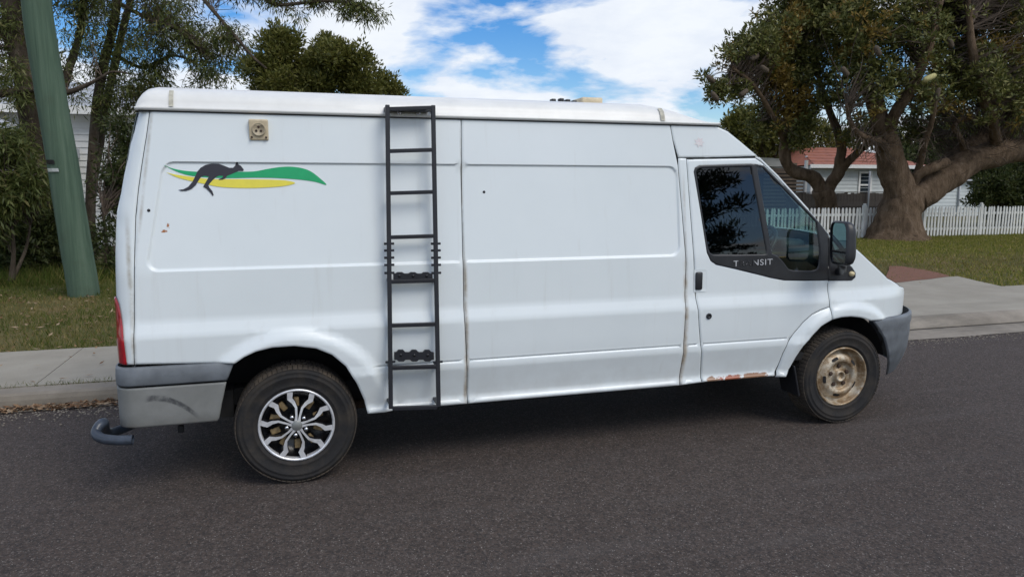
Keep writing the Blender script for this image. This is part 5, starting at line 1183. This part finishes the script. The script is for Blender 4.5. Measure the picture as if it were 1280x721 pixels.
# hipped roof made of tile courses
def tile_roof(parent, x0, x1, y0, y1, ze, zr, inset, m, course=.34, over=.4):
    x0 -= over; x1 += over; y0 -= over; ym = (y0+y1)/2; V = []; F = []; n = int((zr-ze)/ (course*.45)); 
    for i in range(n):
        t0, t1 = i/n, (i+1)/n; xa, xb = x0+inset*t0, x1-inset*t0; xa1, xb1 = x0+inset*t1, x1-inset*t1; k = len(V); lift = .035
        V += [(xa, y0+(ym-y0)*t0, ze+(zr-ze)*t0+lift), (xb, y0+(ym-y0)*t0, ze+(zr-ze)*t0+lift), (xb1, y0+(ym-y0)*t1, ze+(zr-ze)*t1), (xa1, y0+(ym-y0)*t1, ze+(zr-ze)*t1), (xa, y0+(ym-y0)*t0, ze+(zr-ze)*t0-.01), (xb, y0+(ym-y0)*t0, ze+(zr-ze)*t0-.01)]
        F += [(k, k+1, k+2, k+3), (k+4, k+5, k+1, k)]
    k = len(V); V += [(x0, y0, ze), (x0+inset, ym, zr), (x0, y1, ze), (x1, y0, ze), (x1-inset, ym, zr), (x1, y1, ze)]; F += [(k, k+1, k+2), (k+3, k+5, k+4), (k+2, k+1, k+4, k+5)]
    return obj('roof', V, F, m, parent)
zr = on_y(1030, 188, Y2+3)[2]; rf = tile_roof(h2, a[0]+.2, b[0]+1, Y2, Y2+6, z_e+.04, zr+.12, 1.6, M['tile'])
MB().box(((a[0]+b[0])/2+.4, Y2-.42, z_e-.02), (b[0]-a[0]+1.6, .06, .16)).build('fascia', M['trim_white'], h2)
vp = on_y(1008, 196, Y2+1); MB().tube([(vp[0], Y2+1, z_e), (vp[0], Y2+1, on_y(1008, 195, Y2+1)[2])], .06, 10).build('vent_pipe', M['roof_grey'], h2, True)
# carport with slatted screen, white fascia
Y3 = 20.6; c0 = on_y(900, 240, Y3); c1 = on_y(1006, 240, Y3); zf1 = on_y(970, 200, Y3)[2]
cp = empty('carport', ((c0[0]+c1[0])/2, Y3+2, VZ), label='brown carport with horizontal timber slat screen and white fascia', cat='carport')
MB().box(((c0[0]+c1[0])/2, Y3+2.5, (zf1+VZ)/2-.15), (c1[0]-c0[0]-.3, 4, zf1-VZ-.3)).build('wall', M['shed_brown'], cp)
zs0, zs1 = on_y(990, 262, Y3)[2]-.8, on_y(990, 213, Y3)[2]; sx0, sx1 = on_y(955, 230, Y3)[0], c1[0]-.08
MB().box(((sx0+sx1)/2, Y3+.45, (zs0+zs1)/2), (sx1-sx0, .04, zs1-zs0)).build('screen_back', M['dark_gap'], cp)
sm_ = mesh('slat', *(lambda m_: (m_.V, m_.F))(MB().box((0, 0, 0), (sx1-sx0, .03, .085)))); sm_.materials.append(M['timber_brown'])
for z in np.arange(zs0, zs1, .142):
    o = bpy.data.objects.new('slat', sm_); COL.objects.link(o); o.parent = cp; o.location = Vector(((sx0+sx1)/2, Y3+.02, z))-Vector(cp.location)
MB().box((c1[0], Y3, (VZ+zf1)/2), (.10, .10, zf1-VZ)).build('post', M['trim_white'], cp); MB().box(((c0[0]+c1[0])/2-.3, Y3+.06, zf1-.17), (c1[0]-c0[0]-.2, .05, .12)).build('beam', M['timber_brown'], cp)
fx1 = on_y(981, 205, Y3-.4)[0]; zfa, zfb = on_y(975, 202, Y3-.4)[2], on_y(975, 207.5, Y3-.4)[2]
MB().box(((c0[0]+fx1)/2, Y3-.4, (zfa+zfb)/2), (fx1-c0[0], .06, abs(zfa-zfb)+.06)).build('fascia', M['trim_white'], cp)
er = on_y(972, 198, Y3-1.2); ez = on_y(972, 195, Y3-1.2)[2]
obj('roof', [(c0[0]-2, Y3-1.3, ez+.02), (er[0], Y3-1.3, ez-.10), (er[0]+.3, Y3+4, ez+.25), (c0[0]-2, Y3+4, ez+.85), (c0[0]-2, Y3-1.3, ez-.14), (er[0], Y3-1.3, ez-.20), (er[0]+.3, Y3+4, ez+.12), (c0[0]-2, Y3+4, ez+.6)], [(0, 1, 2, 3), (7, 6, 5, 4), (0, 4, 5, 1), (1, 5, 6, 2), (2, 6, 7, 3), (3, 7, 4, 0)], M['trim_white'], cp)
# far gabled cottage
Y4 = 27.5; g0 = on_y(1165, 258, Y4); g1 = on_y(1236, 258, Y4); gp = on_y(1196, 229, Y4)
gh = empty('gabled_cottage', ((g0[0]+g1[0])/2, Y4+3, VZ), label='pale gabled weatherboard cottage seen over the pickets right of the big trunk', cat='house')
zg = on_y(1236, 256, Y4)[2]-.1; gl = lambda z: (g0[0]-.6, g1[0]) if z < zg else (g0[0]-.6+(gp[0]-g0[0])*0, g1[0]-(g1[0]-gp[0]-.5)*(z-zg)/(gp[2]+.15-zg))
boards('cladding', g0[0], g1[0], Y4, VZ, gp[2]+.1, M['weatherboard'], gh, .19, gl)
xd = on_y(1197.5, 240, Y4)[0]; MB().tube([(xd, Y4-.09, VZ), (xd, Y4-.09, gp[2])], .05, 8).build('downpipe', M['roof_grey'], gh, True)
V = [(gp[0]+.9, Y4-.3, gp[2]+.2), (g1[0]+.35, Y4-.3, zg-.1), (g1[0]+.35, Y4+6, zg-.1), (gp[0]+.9, Y4+6, gp[2]+.2), (g0[0]-2, Y4-.3, gp[2]+.2), (g0[0]-2, Y4+6, gp[2]+.2)]
obj('roof', V + [(x, y, z-.08) for x, y, z in V], [(0, 1, 2, 3), (4, 0, 3, 5), (6, 9, 8, 7), (10, 11, 9, 6), (0, 6, 7, 1), (4, 10, 6, 0), (1, 7, 8, 2)], M['roof_grey'], gh)
MB().box(((g0[0]+g1[0])/2, Y4+3.1, (zg+VZ)/2), (g1[0]-g0[0]+.8, 6, zg-VZ)).build('wall', M['weatherboard'], gh)
# white house behind the gum trees
Y5 = 17.0; h0 = on_y(-60, 300, Y5); h1 = on_y(172, 300, Y5); ze5 = on_y(120, 140, Y5)[2]
wh = empty('white_house', ((h0[0]+h1[0])/2, Y5+3, VZ), label='white weatherboard house with grey roof half hidden behind gum trees', cat='house')
MB().box(((h0[0]+h1[0])/2, Y5+3.05, (ze5+VZ)/2), (h1[0]-h0[0], 6, ze5-VZ)).build('wall', M['weatherboard_white'], wh); boards('cladding', h0[0], h1[0], Y5-.004, VZ, ze5-.02, M['weatherboard_white'], wh, .16)
tile_roof(wh, h0[0], h1[0], Y5, Y5+6, ze5+.04, on_y(120, 105, Y5+3)[2], 1.0, M['roof_grey'])
MB().box(((h0[0]+h1[0])/2, Y5-.43, ze5), (h1[0]-h0[0]+.8, .05, .2)).build('fascia', M['trim_white'], wh)
gx = on_y(-60, 180, Y5-3)[0]; gx1 = on_y(52, 180, Y5-3)[0]; gzt = on_y(10, 152, Y5-3)[2]; gzb = on_y(48, 178, Y5-3)[2]
MB().add([(gx, Y5-3, gzt+.3), (gx1, Y5-3, gzb), (gx1, Y5-3, gzb-.22), (gx, Y5-3, gzt+.08), (gx, Y5, gzt+.3), (gx1, Y5, gzb), (gx1, Y5, gzb-.22), (gx, Y5, gzt+.08)], [(0, 1, 2, 3), (7, 6, 5, 4), (0, 4, 5, 1), (1, 5, 6, 2), (2, 6, 7, 3)]).build('porch_roof', M['roof_grey'], wh)
MB().box((gx1-.3, Y5-2.8, (gzb+VZ)/2-.1), (.14, .14, gzb-VZ-.2)).build('porch_post', M['timber_brown'], wh)
